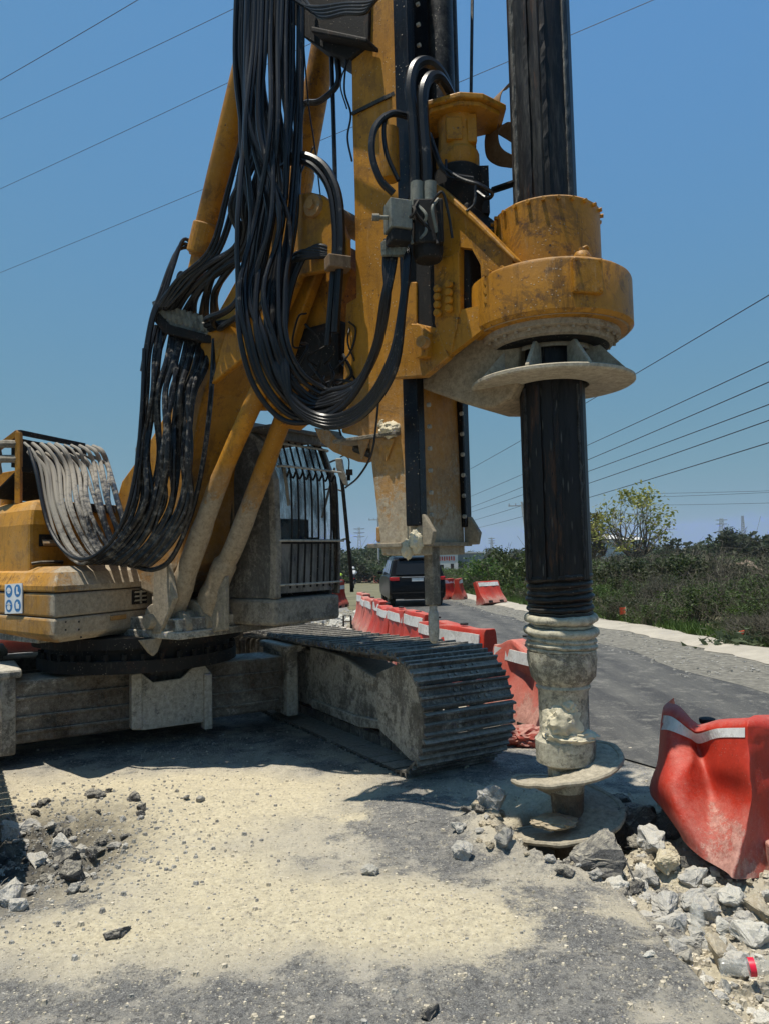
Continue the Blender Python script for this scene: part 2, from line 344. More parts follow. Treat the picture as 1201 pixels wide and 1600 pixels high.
ML4 = leafmat('yellow_green_leaves', (.16, .17, .03), (.28, .27, .06)); MTW = simple('dry_twigs', (.088, .078, .056), .9, var=.35, scale=2); MBARK = simple('bark', (.13, .11, .085), .9, var=.3)

exec_order = []
# ================================================================== GROUND
edge_px = [(770, 1262), (805, 1318), (835, 1345), (885, 1362), (940, 1372), (985, 1402), (1010, 1432), (1050, 1480), (1110, 1540), (1165, 1600), (1240, 1690), (1400, 1900)]
EDGE = [G(*p, 0) for p in edge_px]
def edge_x(y):
    if y >= EDGE[0].y: return EDGE[0].x - (y - EDGE[0].y) * .2
    for a, b in zip(EDGE, EDGE[1:]):
        if b.y <= y <= a.y: t = (a.y - y) / (a.y - b.y + 1e-9); return a.x + (b.x - a.x) * t
    return EDGE[-1].x
def blob(x, y, c, rx, ry):
    d = ((x - c[0]) / rx) ** 2 + ((y - c[1]) / ry) ** 2
    return math.exp(-d)
def gp(px, py): q = G(px, py, 0); return (q.x, q.y)
SANDS = [(gp(200, 1290), .85, .75, 1.1), (gp(330, 1235), .9, .5, .9), (gp(560, 1420), .62, .30, 1.25), (gp(700, 1450), .45, .22, 1.0), (gp(120, 1460), .45, .18, .8), (gp(330, 1380), .55, .4, .75),
         (gp(440, 1250), .55, .5, .5), (gp(300, 1500), .6, .2, .45), (gp(820, 1240), .5, .25, .6), (gp(840, 1300), .25, .18, .9), (gp(60, 1240), .9, .5, .6), (gp(550, 1275), .10, .06, 1.0), (gp(1000, 1500), .5, .6, .2)]
GREYS = [(gp(610, 1270), .5, .42, .9), (gp(690, 1350), .42, .22, .6), (gp(130, 1410), .35, .16, 1.0), (gp(850, 1520), .40, .35, .9), (gp(950, 1440), .35, .3, .6), (gp(60, 1560), .32, .16, .9), (gp(340, 1570), .3, .14, .6), (gp(720, 1560), .3, .12, .6), (gp(800, 1420), .2, .2, .7)]
HOLE = KX
RUBL = gp(40, 1330)
def gheight(x, y):
    n = noise.fractal(Vector((x * 1.3, y * 1.3, 3)), 1, 2, 6) * .015 + noise.fractal(Vector((x * 7, y * 7, 9)), .8, 2, 5) * .007
    h = n
    e = x - edge_x(y)                                      # right of the slab edge: a broken drop and rubble
    if y < 5.2:
        k = min(1, max(0, (e + .015) / .05)); k = k * k * (3 - 2 * k); fade = min(1, max(0, (5.2 - y) / .5))
        drop = -.13 + .10 * min(1, max(0, e) / .75) + noise.fractal(Vector((x * 5, y * 5, 20)), .8, 2, 6) * .055
        h = h * (1 - k * fade) + drop * k * fade
    d = math.hypot(x - HOLE.x, y - HOLE.y)                  # spoil ring and hole at the auger
    h += .06 * math.exp(-((d - .50) / .16) ** 2) * (1 if x < HOLE.x + .1 else .4) * (1 + noise.noise(Vector((x * 9, y * 9, 0))) * .8)
    h -= .40 * max(0, 1 - (d / .38) ** 4) if d < .38 else 0
    r = ((x - RUBL[0]) / .55) ** 2 + ((y - RUBL[1]) / .68) ** 2    # shallow pit at the left
    h += math.exp(-r * r) * (-.07 + .09 * noise.fractal(Vector((x * 6, y * 6, 31)), .8, 2, 5))
    h += .035 * blob(x, y, gp(170, 1262), .5, .35) + .025 * blob(x, y, gp(560, 1420), .5, .25)
    if y > 4.9:                                            # stays below the road sheet
        rk = min(1, max(0, (x - (1.55 - (y - 5) * .13)) / .4)) * min(1, (y - 4.9) / .5); h = h * (1 - rk) - .000 * rk
    m = min(x + 5.6, 5.6 - x, y - 1.0, 10.4 - y); h = h * min(1, max(0, m / .6)) + (.006 if m > .05 else -.02)
    return h + gz(y)
def near_ground():
    x0, x1, y0, y1, st = -5.6, 5.6, 1.0, 10.4, .03
    nx = int((x1 - x0) / st) + 1; ys = []; y = y0
    while y < y1: ys.append(y); y += .018 + .0045 * (y - 1.5) if y > 1.5 else .03
    ys.append(y1); vs = []; col = []
    xs = [x0 + (x1 - x0) * i / (nx - 1) for i in range(nx)]
    for y in ys:
        for x in xs:
            vs.append((x, y, gheight(x, y)))
            s = sum(a * blob(x, y, c, rx, ry) for c, rx, ry, a in SANDS); g = sum(a * blob(x, y, c, rx, ry) for c, rx, ry, a in GREYS)
            nn = noise.fractal(Vector((x * 2.2, y * 2.2, 50)), .9, 2, 5) * .35
            e = x - edge_x(y); tan = min(1, max(0, e / .1)) if y < 5 else 0
            d = math.hypot(x - HOLE.x, y - HOLE.y)
            r = ((x - RUBL[0]) / .62) ** 2 + ((y - RUBL[1]) / .75) ** 2
            pile = math.exp(-((d - .5) / .25) ** 2)
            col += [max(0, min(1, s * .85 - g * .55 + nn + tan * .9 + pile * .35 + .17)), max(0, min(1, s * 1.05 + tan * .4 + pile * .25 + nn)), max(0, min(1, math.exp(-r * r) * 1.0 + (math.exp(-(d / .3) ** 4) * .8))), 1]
    me = bpy.data.meshes.new('ground'); n = nx; fs = [(j * n + i, j * n + i + 1, (j + 1) * n + i + 1, (j + 1) * n + i) for j in range(len(ys) - 1) for i in range(n - 1)]
    me.from_pydata(vs, [], fs); ca = me.color_attributes.new('dust', 'FLOAT_COLOR', 'POINT'); ca.data.foreach_set('color', col)
    me.polygons.foreach_set('use_smooth', [True] * len(me.polygons)); struct(link('ground', me, MGR))
near_ground()
def sheet(name, mat, left, right, dz, step=None):     # ribbon between two polylines, follows the falling road
    m = MB(); vs = []
    for a, b in zip(left, right):
        for k in range(9):
            t = k / 8; x = a[0] + (b[0] - a[0]) * t; y = a[1] + (b[1] - a[1]) * t; vs.append((x, y, gz(y) + dz + (noise.noise(Vector((x, y, 1))) * .01 if k not in (0, 8) else 0)))
    n = len(left); m.add(vs, [(j * 9 + i, j * 9 + i + 1, (j + 1) * 9 + i + 1, (j + 1) * 9 + i) for j in range(n - 1) for i in range(8)])
    return struct(part(name, m, mat, local=True, smooth=True))
YS = [-8, 0, 3, 6, 8, 10, 12, 15, 18, 22, 27, 33, 40, 50, 60, 75, 90, 120, 160, 220, 300, 420]
def xr(y): return float(np.interp(y, [0, 8, 10.4, 13.8, 19.5, 24, 31, 40, 60, 107, 164, 300, 420], [4.3, 4.16, 4.05, 3.79, 3.28, 2.9, 2.45, 2.1, 1.4, -.3, -6, -28, -55]))
def xl(y): return float(np.interp(y, [0, 3.7, 6.6, 16.7, 25, 60, 98, 164, 300, 420], [2.1, 1.65, 1.1, -.55, -1.6, -3.8, -5.6, -13, -35, -63]))
def xg(y): return xr(y) + float(np.interp(y, [0, 12, 25, 60], [1.25, 1.15, .75, .5]))
def ribbon(x0, x1): return [(x0(y), y) for y in YS], [(x1(y), y) for y in YS]
# terrain to the horizon
m = MB(); gx = [-900, -300, -120, -50, -20, -8, 0, 8, 20, 50, 120, 300, 900]; gy = [-60, -20, 0, 5, 10, 15, 20, 30, 40, 55, 70, 90, 120, 160, 220, 300, 450, 700, 1200, 2200]
m.add([(x, y, gz(y) - .03) for y in gy for x in gx], [(j * 13 + i, j * 13 + i + 1, (j + 1) * 13 + i + 1, (j + 1) * 13 + i) for j in range(len(gy) - 1) for i in range(12)])
# keep the coarse sheets out of the fine foreground patch
struct(part('terrain', MB().add([v + Vector((0, 0, -.25 if (abs(v.x) < 21 and v.y < 11) else 0)) for v in m.v], m.f), MSOIL, local=True, smooth=True))
def sheet(name, mat, l, r, dz, ys=None):
    m = MB(); ys = ys or YS; nx = 9
    ys2 = [y + (y2 - y) * k / 3 for y, y2 in zip(ys, ys[1:]) for k in range(3)] + [ys[-1]]
    vs = [(l(y) + (r(y) - l(y)) * k / (nx - 1), y, gz(y) + dz) for y in ys2 for k in range(nx)]
    m.add(vs, [(j * nx + i, j * nx + i + 1, (j + 1) * nx + i + 1, (j + 1) * nx + i) for j in range(len(ys2) - 1) for i in range(nx - 1)])
    return struct(part(name, m, mat, local=True, smooth=True))
sheet('yard', MGR, lambda y: -16 + .0 * y, lambda y: xl(y) + .3, -.004, [10.35] + YS[7:16])
sheet('yard', MGR, lambda y: -16, lambda y: -5.5, .002, [-8, 0, 3, 6, 8, 10.35])
sheet('yard', MGR, lambda y: 5.5, lambda y: 9, .002, [-8, 0, 3, 6])
sheet('yard', MGR, lambda y: -5.6, lambda y: 5.6, .002, [-8, 0, 1.05])
sheet('road', MRD, lambda y: max(xl(y) + .12 + .05 * math.sin(y * 1.9), float(np.interp(y, [3.2, 4.4, 5.2, 5.9, 6.6], [2.6, 2.45, 2.1, 1.7, 0]))), xr, .020, [3.2, 3.8, 4.4, 4.8, 5.2, 5.6, 6, 6.5, 7] + YS[4:])
sheet('road_shoulder', MSHO, lambda y: xr(y) - .12 + .10 * math.sin(y * 1.7), lambda y: xg(y) + .1, .022, [3, 4.5, 6, 7] + YS[4:])
# white limestone bank along the far side
def caliche():
    m = MB(); ys = [7 + i * .25 for i in range(96)] + [31 + i * 2 for i in range(40)]; nx = 8; vs = []
    for y in ys:
        a = xg(y); wd = .95 if y < 40 else 1.2
        for k in range(nx):
            t = k / (nx - 1); x = a + wd * t; vs.append((x + noise.noise(Vector((x, y * 1.5, 4))) * .22 + noise.noise(Vector((x * 3, y * 5, 14))) * .08, y, gz(y) + .028 + math.sin(min(1, t * 1.15) * math.pi) ** .7 * .055 * (1 + noise.fractal(Vector((x * 2, y * 2, 0)), .8, 2, 4) * .6)))
    m.add(vs, [(j * nx + i, j * nx + i + 1, (j + 1) * nx + i + 1, (j + 1) * nx + i) for j in range(len(ys) - 1) for i in range(nx - 1)])
    struct(part('limestone_bank', m, MCAL, local=True, smooth=True))
caliche()
# ================================================================== THE DRILLING RIG
RIG = empty('drilling_rig', C0, 'large dusty yellow rotary drilling rig on crawler tracks with black hose bundles', 'drilling rig')
# ---------------- tracks
def track(S0, sgn):
    """S0: lateral position of the inner edge, sgn: outward direction"""
    r = .41; zc = .435; Wd = .80; L = 4.55; i0 = S0 + sgn * .14; root_mb = MB()
    # chain loop as parametric path: forward end at f=-.05
    fe = -.05; be = -L
    def path(t):                                        # t in metres round the loop, returns (f, z, normal angle)
        st = fe - be; hc = math.pi * r; per = 2 * st + 2 * hc; t %= per
        if t < st:                                      # top run, going forward, light sag
            u = t / st; return be + t, zc + r - .05 * math.sin(u * math.pi) * (1 if .0 < u < 1 else 0) - .0, math.pi / 2
        t -= st
        if t < hc: a = math.pi / 2 - t / r; return fe + r * math.cos(a), zc + r * math.sin(a), a
        t -= hc
        if t < st: return fe - t, zc - r, -math.pi / 2
        t -= st; a = -math.pi / 2 - t / r; return be + r * math.cos(a), zc + r * math.sin(a), a
    per = 2 * (fe - be) + 2 * math.pi * r
    # frame
    fm = MB(); x0, x1 = S0 + sgn * .20, S0 + sgn * .62
    prof = [(-.62, .30), (-.30, .17), (-1.2, .15), (-3.6, .15), (-4.3, .26), (-4.5, .45), (-4.2, .66), (-3.0, .74), (-1.7, .74), (-.95, .62), (-.62, .56)]
    prof = [(-.30, .20), (-1.0, .155), (-3.6, .15), (-4.3, .26), (-4.5, .45), (-4.2, .64), (-3.0, .70), (-1.6, .70), (-.9, .62), (-.35, .60)]
    fm.prism([U(f, x0, z) for f, z in prof], TL * (x1 - x0))
    fo = part('track', MB().ab(0, .01, 0, .01, 0, .01), MTRK, RIG)     # replaced below by the chain
    ch = MB(); n = int(per / .176)
    for i in range(n):                                  # chain links under the shoes
        f, z, a = path((i + .5) * per / n); c = Vector((0, 0, 0)); nrm = TF * math.cos(a) + ZV * math.sin(a); tan = TF * (-math.sin(a)) + ZV * math.cos(a)
        for o in (.28, .50): ch.box(U(f, S0 + sgn * o, z) - nrm * .045, tan * .08, TL * .035, nrm * .04)
    fo.data.clear_geometry(); fo.data.from_pydata([tuple(v - wpos(RIG)) for v in ch.v], [], ch.f); fo.data.update()
    sh = None; SH_ = MB(); hw = .0862
    for i in range(n):
        f, z, a = path(i * per / n); nrm = TF * math.cos(a) + ZV * math.sin(a); tan = TF * (math.sin(a)) - ZV * math.cos(a)
        j = noise.noise(Vector((i * 3.1, sgn, 0))) * .006
        m = MB(); c = U(f, S0, z) + nrm * j
        # plate with three grouser bars; profile in (tan, nrm), swept across the track
        pr = [(-hw, -.006), (-hw, .016), (-hw + .006, .046), (-hw + .020, .046), (-hw + .028, .012), (-.016, .010), (-.010, .038), (.006, .038), (.014, .010), (hw - .034, .010), (hw - .026, .036), (hw - .012, .034), (hw + .001, .002), (hw, -.006)]
        ends = (0.0, sgn * Wd)
        m.prism([c + tan * p + nrm * q + TL * (ends[0] + j * 2) for p, q in pr], TL * (ends[1] - ends[0]))
        for o in (.30, .36, .50, .56):                 # shoe bolts
            for tt in (-.035, .035): m.lathe(c + tan * tt + nrm * .01 + TL * sgn * o, [(.013, 0), (.013, .014)], 6, ax=nrm)
        part('track_shoe', m, MTRK, fo)
    fr = part('track_frame', fm, MUC, fo, bevel=.03)
    # stepped web on the visible inner side: raised flange, rib and idler guard plate
    m = MB(); s1 = S0 + sgn * .17; th = TL * sgn * .05
    m.prism([U(f, s1, z) for f, z in [(-1.85, .74), (-1.2, .72), (-.7, .62), (-.35, .60), (-.35, .53), (-.75, .54), (-1.2, .60), (-1.85, .62)]], th)
    m.prism([U(f, s1, z) for f, z in [(-1.85, .16), (-.9, .15), (-.55, .20), (-.55, .27), (-.95, .24), (-1.85, .24)]], th)
    part('frame_flange', m, MUC, fo, bevel=.012)
    m = MB(); cz = zc; poly = [(-.50, .22), (-.50, .66)] + [(fe + .365 * math.cos(t), cz + .365 * math.sin(t)) for t in [R_(a) for a in range(95, -96, -12)]]
    m.prism([U(f, S0 + sgn * .13, z) for f, z in poly], TL * sgn * .08); part('idler_guard', m, MUC, fo, bevel=.01)
    m = MB()
    for k in range(9):
        c = U(-.62 - k * .44, S0 + sgn * .26, .115); m.lathe(c, [(.03, -.02), (.085, 0), (.085, .30), (.03, .32)], 16, ax=TL * sgn)
    part('track_roller', m, MTRK, fo, smooth=True)
    m = MB(); m.lathe(U(be, S0 + sgn * .25, zc), [(.34, 0), (.36, .04), (.36, .30), (.34, .34)], 24, ax=TL * sgn); part('drive_sprocket', m, MTRK, fo)
    return fo
track(0, 1)
track(-2.64, -1)
# ---------------- centre beams (two, front and rear) with sleeves
def beam(fc):
    m = MB(); hz0, hz1 = .155, .53
    def sec(s0, s1, za, zb, d, f0): m.box(U(f0 - d / 2, (s0 + s1) / 2, (za + zb) / 2), TL * ((s1 - s0) / 2), TF * (d / 2), ZV * ((zb - za) / 2))
    sec(-2.60, .10, .16, .66, .46, fc)
    b = part('cross_beam', m, MUCB, RIG, bevel=.025)
    m = MB()
    for z in (.25, .37, .52): m.box(U(fc + .012, -1.3, z), TL * 1.18, TF * .012, ZV * .012)
    part('beam_rib', m, MUCB, b, bevel=.006)
    for s in (-2.42, .0):
        m = MB(); m.prism([U(fc + .09, s - .07, z) for z in (.10, .72)] + [U(fc + .09, s + .05, .72), U(fc + .09, s + .05, .10)], -TF * .62)
        m.prism([U(fc + .11, s - .10, z) for z in (.70, .77)] + [U(fc + .11, s + .09, .77), U(fc + .11, s + .09, .70)], -TF * .66)
        part('beam_flange', m, MUC, b, bevel=.02)
    return b
fb = -1.95
BM = beam(fb); beam(-3.6)
# bare-scraped saddle bracket on the front beam
m = MB(); q = [(205, 1048), (214, 1046), (240, 1066), (283, 1060), (305, 1040), (318, 1036), (331, 1052), (331, 1124), (322, 1128), (226, 1141), (207, 1141)]
def PU(px, py, f): return ON(px, py, U(f, 0, 0), TF)
f1 = fb + .16
m.prism([PU(x, y, f1) for x, y in q], -TF * .035)
part('saddle_plate', m, MDUST2, BM, bevel=.008)
for xs in ((205, 222), (318, 331)):
    m = MB(); a, b_ = PU(xs[0], 1052, f1), PU(xs[1], 1052, f1); c = PU(xs[0], 1139, f1)
    s0 = (a - A0).dot(TL); s1 = (b_ - A0).dot(TL); m.box(U(f1 - .03, (s0 + s1) / 2, (a.z + c.z) / 2 - .005), TL * ((s1 - s0) / 2), TF * .055, ZV * (abs(a.z - c.z) / 2)); part('saddle_side', m, MDUST2, BM, bevel=.012)
# carbody + slew ring
m = MB(); m.box(U(-2.80, -1.26, .48), TL * .80, TF * .58, ZV * .22); part('carbody', m, MDARK, RIG, bevel=.05)
m = MB(); m.lathe(C0, [(.86, .70), (.86, .80), (.80, .80), (.80, .90), (.90, .90), (.90, .985)], 48); sr = part('slew_ring', m, MDARK, RIG)
for k in range(36):
    a = 2 * math.pi * k / 36; m = MB(); m.lathe(C0 + Vector((.83 * math.cos(a), .83 * math.sin(a), .80)), [(.022, 0), (.022, .05)], 6); part('ring_bolt', m, MDARK, sr)

# ---------------- upper deck
m = MB(); m.box(W(-.62, .28, 1.01), FV * 1.75, LV * .72, ZV * .03); m.box(W(-.95, -.75, 1.01), FV * 1.2, LV * .35, ZV * .03); m.box(W(-.7, -.0, 1.09), FV * 1.8, LV * .42, ZV * .05)
DECK = part('deck', m, MUC, RIG, bevel=.01)
for q in ((228, 1010, .0), (238, 1012, .0)):
    pass
m = MB(); t0 = G(232, 998, .98); m.prism([t0 + (LV * x) + ZV * z for x, z in ((-.10, .0), (.12, .0), (.07, -.11), (.03, -.14), (-.01, -.11))], FV * .03); part('towing_eye', m, MDUST, DECK, bevel=.006)
# tool / tank box at the camera side: trapezoid plan from three seen corners
K0, K1, K2 = G(-90, 985, 1.0), G(85, 1008, 1.0), G(240, 985, 1.0)
K0 = K1 + (K0 - K1).normalized() * 2.4
def plan(z, ins=0.0, k0=K0, k1=K1, k2=K2, back=1.1):
    d = (k2 - k1).normalized(); e = (k0 - k1).normalized(); A = k1 + (d + e) * ins
    pts = [k0 + d * ins, A, k2 + e * ins - d * 0, k2 + e * back]
    pts.append(k0 + d * back)
    return [Vector((p.x, p.y, z)) for p in pts]
def loft(zs): m = MB(); return m.rings([plan(z, i) for z, i in zs], True, True)
BOX = part('side_box', loft([(1.005, .07), (1.05, .0), (1.19, 0)]), paint('side_box_paint', (.50, .235, .02), .36, .42, rust=.5, xdust=(-.30, .0, 0, .30), dcol=(.36, .32, .25)), RIG, bevel=.02)
b2 = part('side_panel', loft([(1.196, .006), (1.375, .006)]), paint('side_panel_paint', (.50, .235, .02), .34, .42, rust=.5, xdust=(-.30, .0, 0, .36), dcol=(.34, .31, .25)), BOX, bevel=.018)
part('side_lid', MB().rings([plan(1.383, .0), plan(1.43, .0), plan(1.53, .06), plan(1.575, .16)], True, True), paint('side_lid_paint', (.50, .235, .02), .26, .45, rust=.8, streak=1, xdust=(-.30, .1, -.05, .26), dcol=(.34, .31, .25)), BOX, bevel=.015)
# vent with louvres on the front face
d = (K2 - K1).normalized(); wlen = (K2 - K1).length; nrm = Vector((d.y, -d.x, 0))
def onface(t, z, o=0): p = K1 + d * (wlen * t); return Vector((p.x, p.y, z)) + nrm * o
m = MB(); m.prism([onface(.76, 1.24, .008), onface(.92, 1.24, .008), onface(.92, 1.36, .008), onface(.76, 1.36, .008)], -nrm * .02); part('vent', m, MDARK, BOX)
m = MB()
for z in (1.265, 1.30, 1.335): m.prism([onface(.775, z, .012), onface(.905, z, .012), onface(.905, z + .014, .024), onface(.775, z + .014, .024)], -nrm * .006)
m.prism([onface(.83, 1.245, .02), onface(.85, 1.245, .02), onface(.85, 1.355, .02), onface(.83, 1.355, .02)], -nrm * .006)
part('louvre', m, MDUST2, BOX)
m = MB(); m.prism([onface(.52, 1.13, .0), onface(.68, 1.13, .0), onface(.68, 1.17, .0), onface(.52, 1.17, .0)], nrm * .02); part('grab_plate', m, MYD, BOX, bevel=.006)
for t, z in ((.10, 1.16), (.10, 1.10), (.22, 1.15), (.22, 1.09), (.24, 1.03)): m = MB(); m.lathe(onface(t, z), [(.008, -.002), (.008, .002)], 10, ax=nrm); part('bolt_hole', m, MDARK, BOX)
# safety pictogram sticker on the side face (four blue discs with white helmet, boot, goggles and glove)
e = (K0 - K1).normalized(); n2 = Vector((-e.y, e.x, 0)); n2 = n2 if n2.y < 0 else -n2
def onside(px, py, o=0): q = ON(px, py, K1, n2); return q + n2 * o
MSW = simple('sticker_white', (.72, .74, .74), .5, var=.06); MSB = simple('sticker_blue', (.02, .17, .42), .45, var=.1)
m = MB(); m.prism([onside(10, 913, .0), onside(36.5, 911, .0), onside(36.5, 958, .0), onside(10, 959, .0)], n2 * .010); stk = part('safety_sticker', m, MSW, BOX)
for i, (cx, cy) in enumerate(((16.6, 923.5), (30, 922.8), (16.6, 946.5), (30, 946))):
    c = onside(cx, cy, .011); ex = (onside(cx + 5.3, cy, .011) - c); ey = (onside(cx, cy - 9.8, .011) - c)
    m = MB(); m.add([c + ex * math.cos(t) + ey * math.sin(t) for t in [2 * math.pi * k / 24 for k in range(24)]], [tuple(range(24))]); part('pictogram_disc', m, MSB, BOX)
    def pl(*ps): mm.add([c + ex * a + ey * b_ + n2 * .0015 for a, b_ in ps], [tuple(range(len(ps)))])
    mm = MB(); circ = lambda ox, oy, rx, ry, a0=0, a1=360, k=12: [(ox + rx * math.cos(R_(a0 + (a1 - a0) * j / k)), oy + ry * math.sin(R_(a0 + (a1 - a0) * j / k))) for j in range(k + (a1 - a0 != 360))]
    if i == 0: pl(*circ(0, -.05, .5, .35, 180, 360)); pl(*circ(0, .05, .62, .52, 0, 180)); pl((-.72, -.02), (.72, -.02), (.72, .07), (-.72, .07))
    elif i == 1: pl((-.33, .6), (.1, .6), (.1, -.1), (.5, -.28), (.5, -.55), (-.33, -.55))
    elif i == 2: pl(*circ(0, .28, .38, .3)); pl(*circ(0, -.25, .5, .42)); pl((-.7, .2), (.7, .2), (.7, .32), (-.7, .32))
    else: pl((-.5, .35), (-.2, .6), (.15, .6), (.2, .25), (.5, .2), (.5, -.5), (-.4, -.5))
    part('pictogram', mm, MSW, BOX)
# engine housing behind with rounded edge
EN = MB(); e0 = K1 + e * .35 + d * .25
def plan2(z, ins, o=0):
    A = K1 + Vector((-.41, .47, 0)) + (d + e) * ins; B = A + d * 1.12; Cc = B + e * 2.2; Dd = A + e * 2.2
    return [Vector((p.x, p.y, z)) for p in (Dd, A, B, Cc)]
EN.rings([plan2(z, i) for z, i in ((1.30, 0), (1.92, 0), (2.04, .03), (2.11, .09), (2.14, .18))], True, True)
ENG = part('engine_housing', EN, paint('housing_paint', (.50, .235, .02), .22, .42, rust=.4, darkamt=.3), RIG, bevel=.03)
def onfront2(t, z, o=0.0):
    A = K1 + Vector((-.41, .47, 0)); B = A + d * 1.12; dd = B - A; nn = Vector((dd.y, -dd.x, 0)).normalized(); p = A + dd * t; return Vector((p.x, p.y, z)) + nn * o
m = MB(); m.prism([onfront2(.08, 1.74, .004), onfront2(.42, 1.74, .004), onfront2(.42, 1.84, .004), onfront2(.08, 1.84, .004)], (onfront2(0, 0, 0) - onfront2(0, 0, .03))); part('grille_recess', m, MDARK, ENG)
m = MB(); m.prism([onfront2(.10, 1.745, .03), onfront2(.42, 1.745, .03), onfront2(.42, 1.775, .012), onfront2(.10, 1.775, .012)], ZV * .02); part('grille_bar', m, MYD, ENG)
m = MB(); m.prism([onfront2(.22, 2.05, .01), onfront2(1, 2.05, .01), onfront2(1, 2.12, -.02), onfront2(.22, 2.12, -.02)], (onfront2(0, 0, 0) - onfront2(0, 0, .05))); part('housing_seal', m, MDARK, ENG)
m = MB(); m.tube([onfront2(-.02, 1.60, .05), onfront2(.02, 1.61, .09), onfront2(.22, 1.61, .09), onfront2(.25, 1.60, .05)], .014, 6); part('hand_rail', m, MBLK, ENG, smooth=True)
# ---------------- hose rack over the engine housing
def RB(px, py, D): return P(px, py, D)
c00, c10 = P(30, 681, 6.35), P(131, 691, 7.15)          # top front edge
ax = (c10 - c00); ax.z = 0; ax.normalize(); bx_ = Vector((-ax.y, ax.x, 0)); bx_ = bx_ if bx_.x < 0 else -bx_
L0 = (c10 - c00).length; zt = (c00.z + c10.z) / 2
m = MB()
def bar(p, q, w_=.022): m.tube([p, q], w_ * 1.3, 4)
A_, B_ = Vector((c00.x, c00.y, zt)), Vector((c00.x, c00.y, zt)) + ax * L0
for p, q in ((A_, B_), (A_ - ZV * .32, B_ - ZV * .32), (B_ - ZV * 0, B_ - ZV * .62)): bar(p, q)
m2 = m; m = MB()
for p, q in ((A_, A_ - ZV * .62), (A_, A_ + bx_ * .75 - ZV * .42), (A_ + bx_ * .75 - ZV * .42, A_ + bx_ * .75 - ZV * .7)): bar(p, q, .026)
RACK = part('hose_rack', m, MY, RIG, bevel=.004)
part('rack_rail', m2, MDARK, RACK)
m = MB(); m.prism([A_ - ZV * .04 + bx_ * .05, B_ - ZV * .04 + bx_ * .05, B_ - ZV * .30 + bx_ * .05, A_ - ZV * .30 + bx_ * .05], bx_ * .03)
m.prism([A_ - ZV * .33, B_ - ZV * .33, B_ - ZV * .56 + bx_ * .3, A_ - ZV * .56 + bx_ * .3], ZV * .02); part('rack_plate', m, MDARK, RACK)
m = MB()
for k in range(2): m.tube(cr([A_ + bx_ * (.02) - ZV * (.10 + .13 * k), A_ + bx_ * .16 - ax * .06 - ZV * (.11 + .13 * k), A_ + bx_ * .22 - ZV * (.2 + .14 * k)]), .035, 8)
part('pipe_elbow', m, MCABL, RACK, smooth=True)
m = MB(); c = P(12, 770, 6.7); m.lathe(c - ZV * .2, [(.06, 0), (.06, .22), (.075, .22), (.075, .25)], 16); m.prism([c + ZV * .05 + Vector((-.3, .1, 0)), c + ZV * .05 + Vector((.09, -.06, 0)), c + ZV * .2 + Vector((.12, -.06, 0)), c + ZV * .17 + Vector((-.3, .1, 0))], (0, .12, 0)); part('exhaust_stub', m, MY, ENG, bevel=.006)

# ---------------- cab
CK = G(426, 979, 1.05); ca = (CK - C0).dot(FV); cb = (CK - C0).dot(LV); z0 = 1.05
def CW(a, b, z): return W(ca + a, cb + b, z)             # a<=0 back, b>=0 left
ZTOP = [0]
def ztop_at(px, py): q = PA(px, py, ca - .12); return q.z
zt_ = ztop_at(440, 672); print('cab', ca, cb, 'roof z', zt_)
HC = zt_
WC = (PA(528, 960, ca).x - CK.x) / LV.x; print('cab width', WC)
prof = [(0, z0), (.03, 1.35), (.02, 1.75), (-.06, HC - .30), (-.20, HC - .06), (-.34, HC), (-1.75, HC), (-1.85, HC - .15), (-1.85, z0)]
def cabz(a): return None
CB = MB(); th = .05
CB.prism([CW(x, y, z0 - .0) for x, y in ((.03, 0), (.03, WC), (-1.85, WC), (-1.85, 0))], ZV * .22)
CAB = part('cab', CB, MCABL, RIG, bevel=.03)
m = MB(); m.prism([CW(-1.80, .02, z0 + .222), CW(-1.80, WC - .02, z0 + .222), CW(-1.80, WC - .02, z0 + .70), CW(-1.80, .02, z0 + .70)], FV * .04)   # back wall
m.prism([CW(x, .02, z) for x, z in ((-.42, z0 + .222), (-1.8, z0 + .222), (-1.8, z0 + .70), (-.42, z0 + .70))], LV * .05)
part('cab_wall', m, MCAB, CAB, bevel=.01)
m = MB(); m.prism([CW(x, .015, z) for x, z in ((-.0, z0 + .222), (-.46, z0 + .222), (-.46, HC - .06), (-.28, HC - .03), (-.14, HC - .12), (.0, HC - .45))], LV * .045)
part('side_panel', m, MCAB, CAB, bevel=.012)
pts_f = [(0.0, z0 + .222), (.02, z0 + .6), (.0, HC - .45), (-.14, HC - .12), (-.28, HC - .02)]
for y in (.0, WC):                                       # front pillars
    m = MB(); s_ = .035
    m.rings([[CW(x + dx, y + dy, z) for dx, dy in ((-s_, -s_ if y else 0), (s_, -s_ if y else 0), (s_, 0 if y else 2 * s_), (-s_, 0 if y else 2 * s_))] for x, z in pts_f], True, True)
    part('front_pillar', m, MCABL if y == 0 else MCAB, CAB, bevel=.01)
for x in (-.95, -1.8):
    m = MB(); m.prism([CW(x, WC - .05, z0 + .2), CW(x - .07, WC - .05, z0 + .2), CW(x - .07, WC - .05, HC), CW(x, WC - .05, HC)], LV * .05); m.prism([CW(x, .02, z0 + .7), CW(x - .07, .02, z0 + .7), CW(x - .07, .02, HC), CW(x, .02, HC)], LV * .05); part('door_pillar', m, MCAB, CAB, bevel=.01)
m = MB(); m.rings([[CW(x, y, z) for x, y in ((-.22 - i, i), (-.22 - i, WC - i), (-1.85 + i, WC - i), (-1.85 + i, i))] for z, i in ((HC - .05, 0), (HC + .02, .0), (HC + .07, .07))], True, True); RF = part('roof', m, MCABL, CAB, bevel=.02)
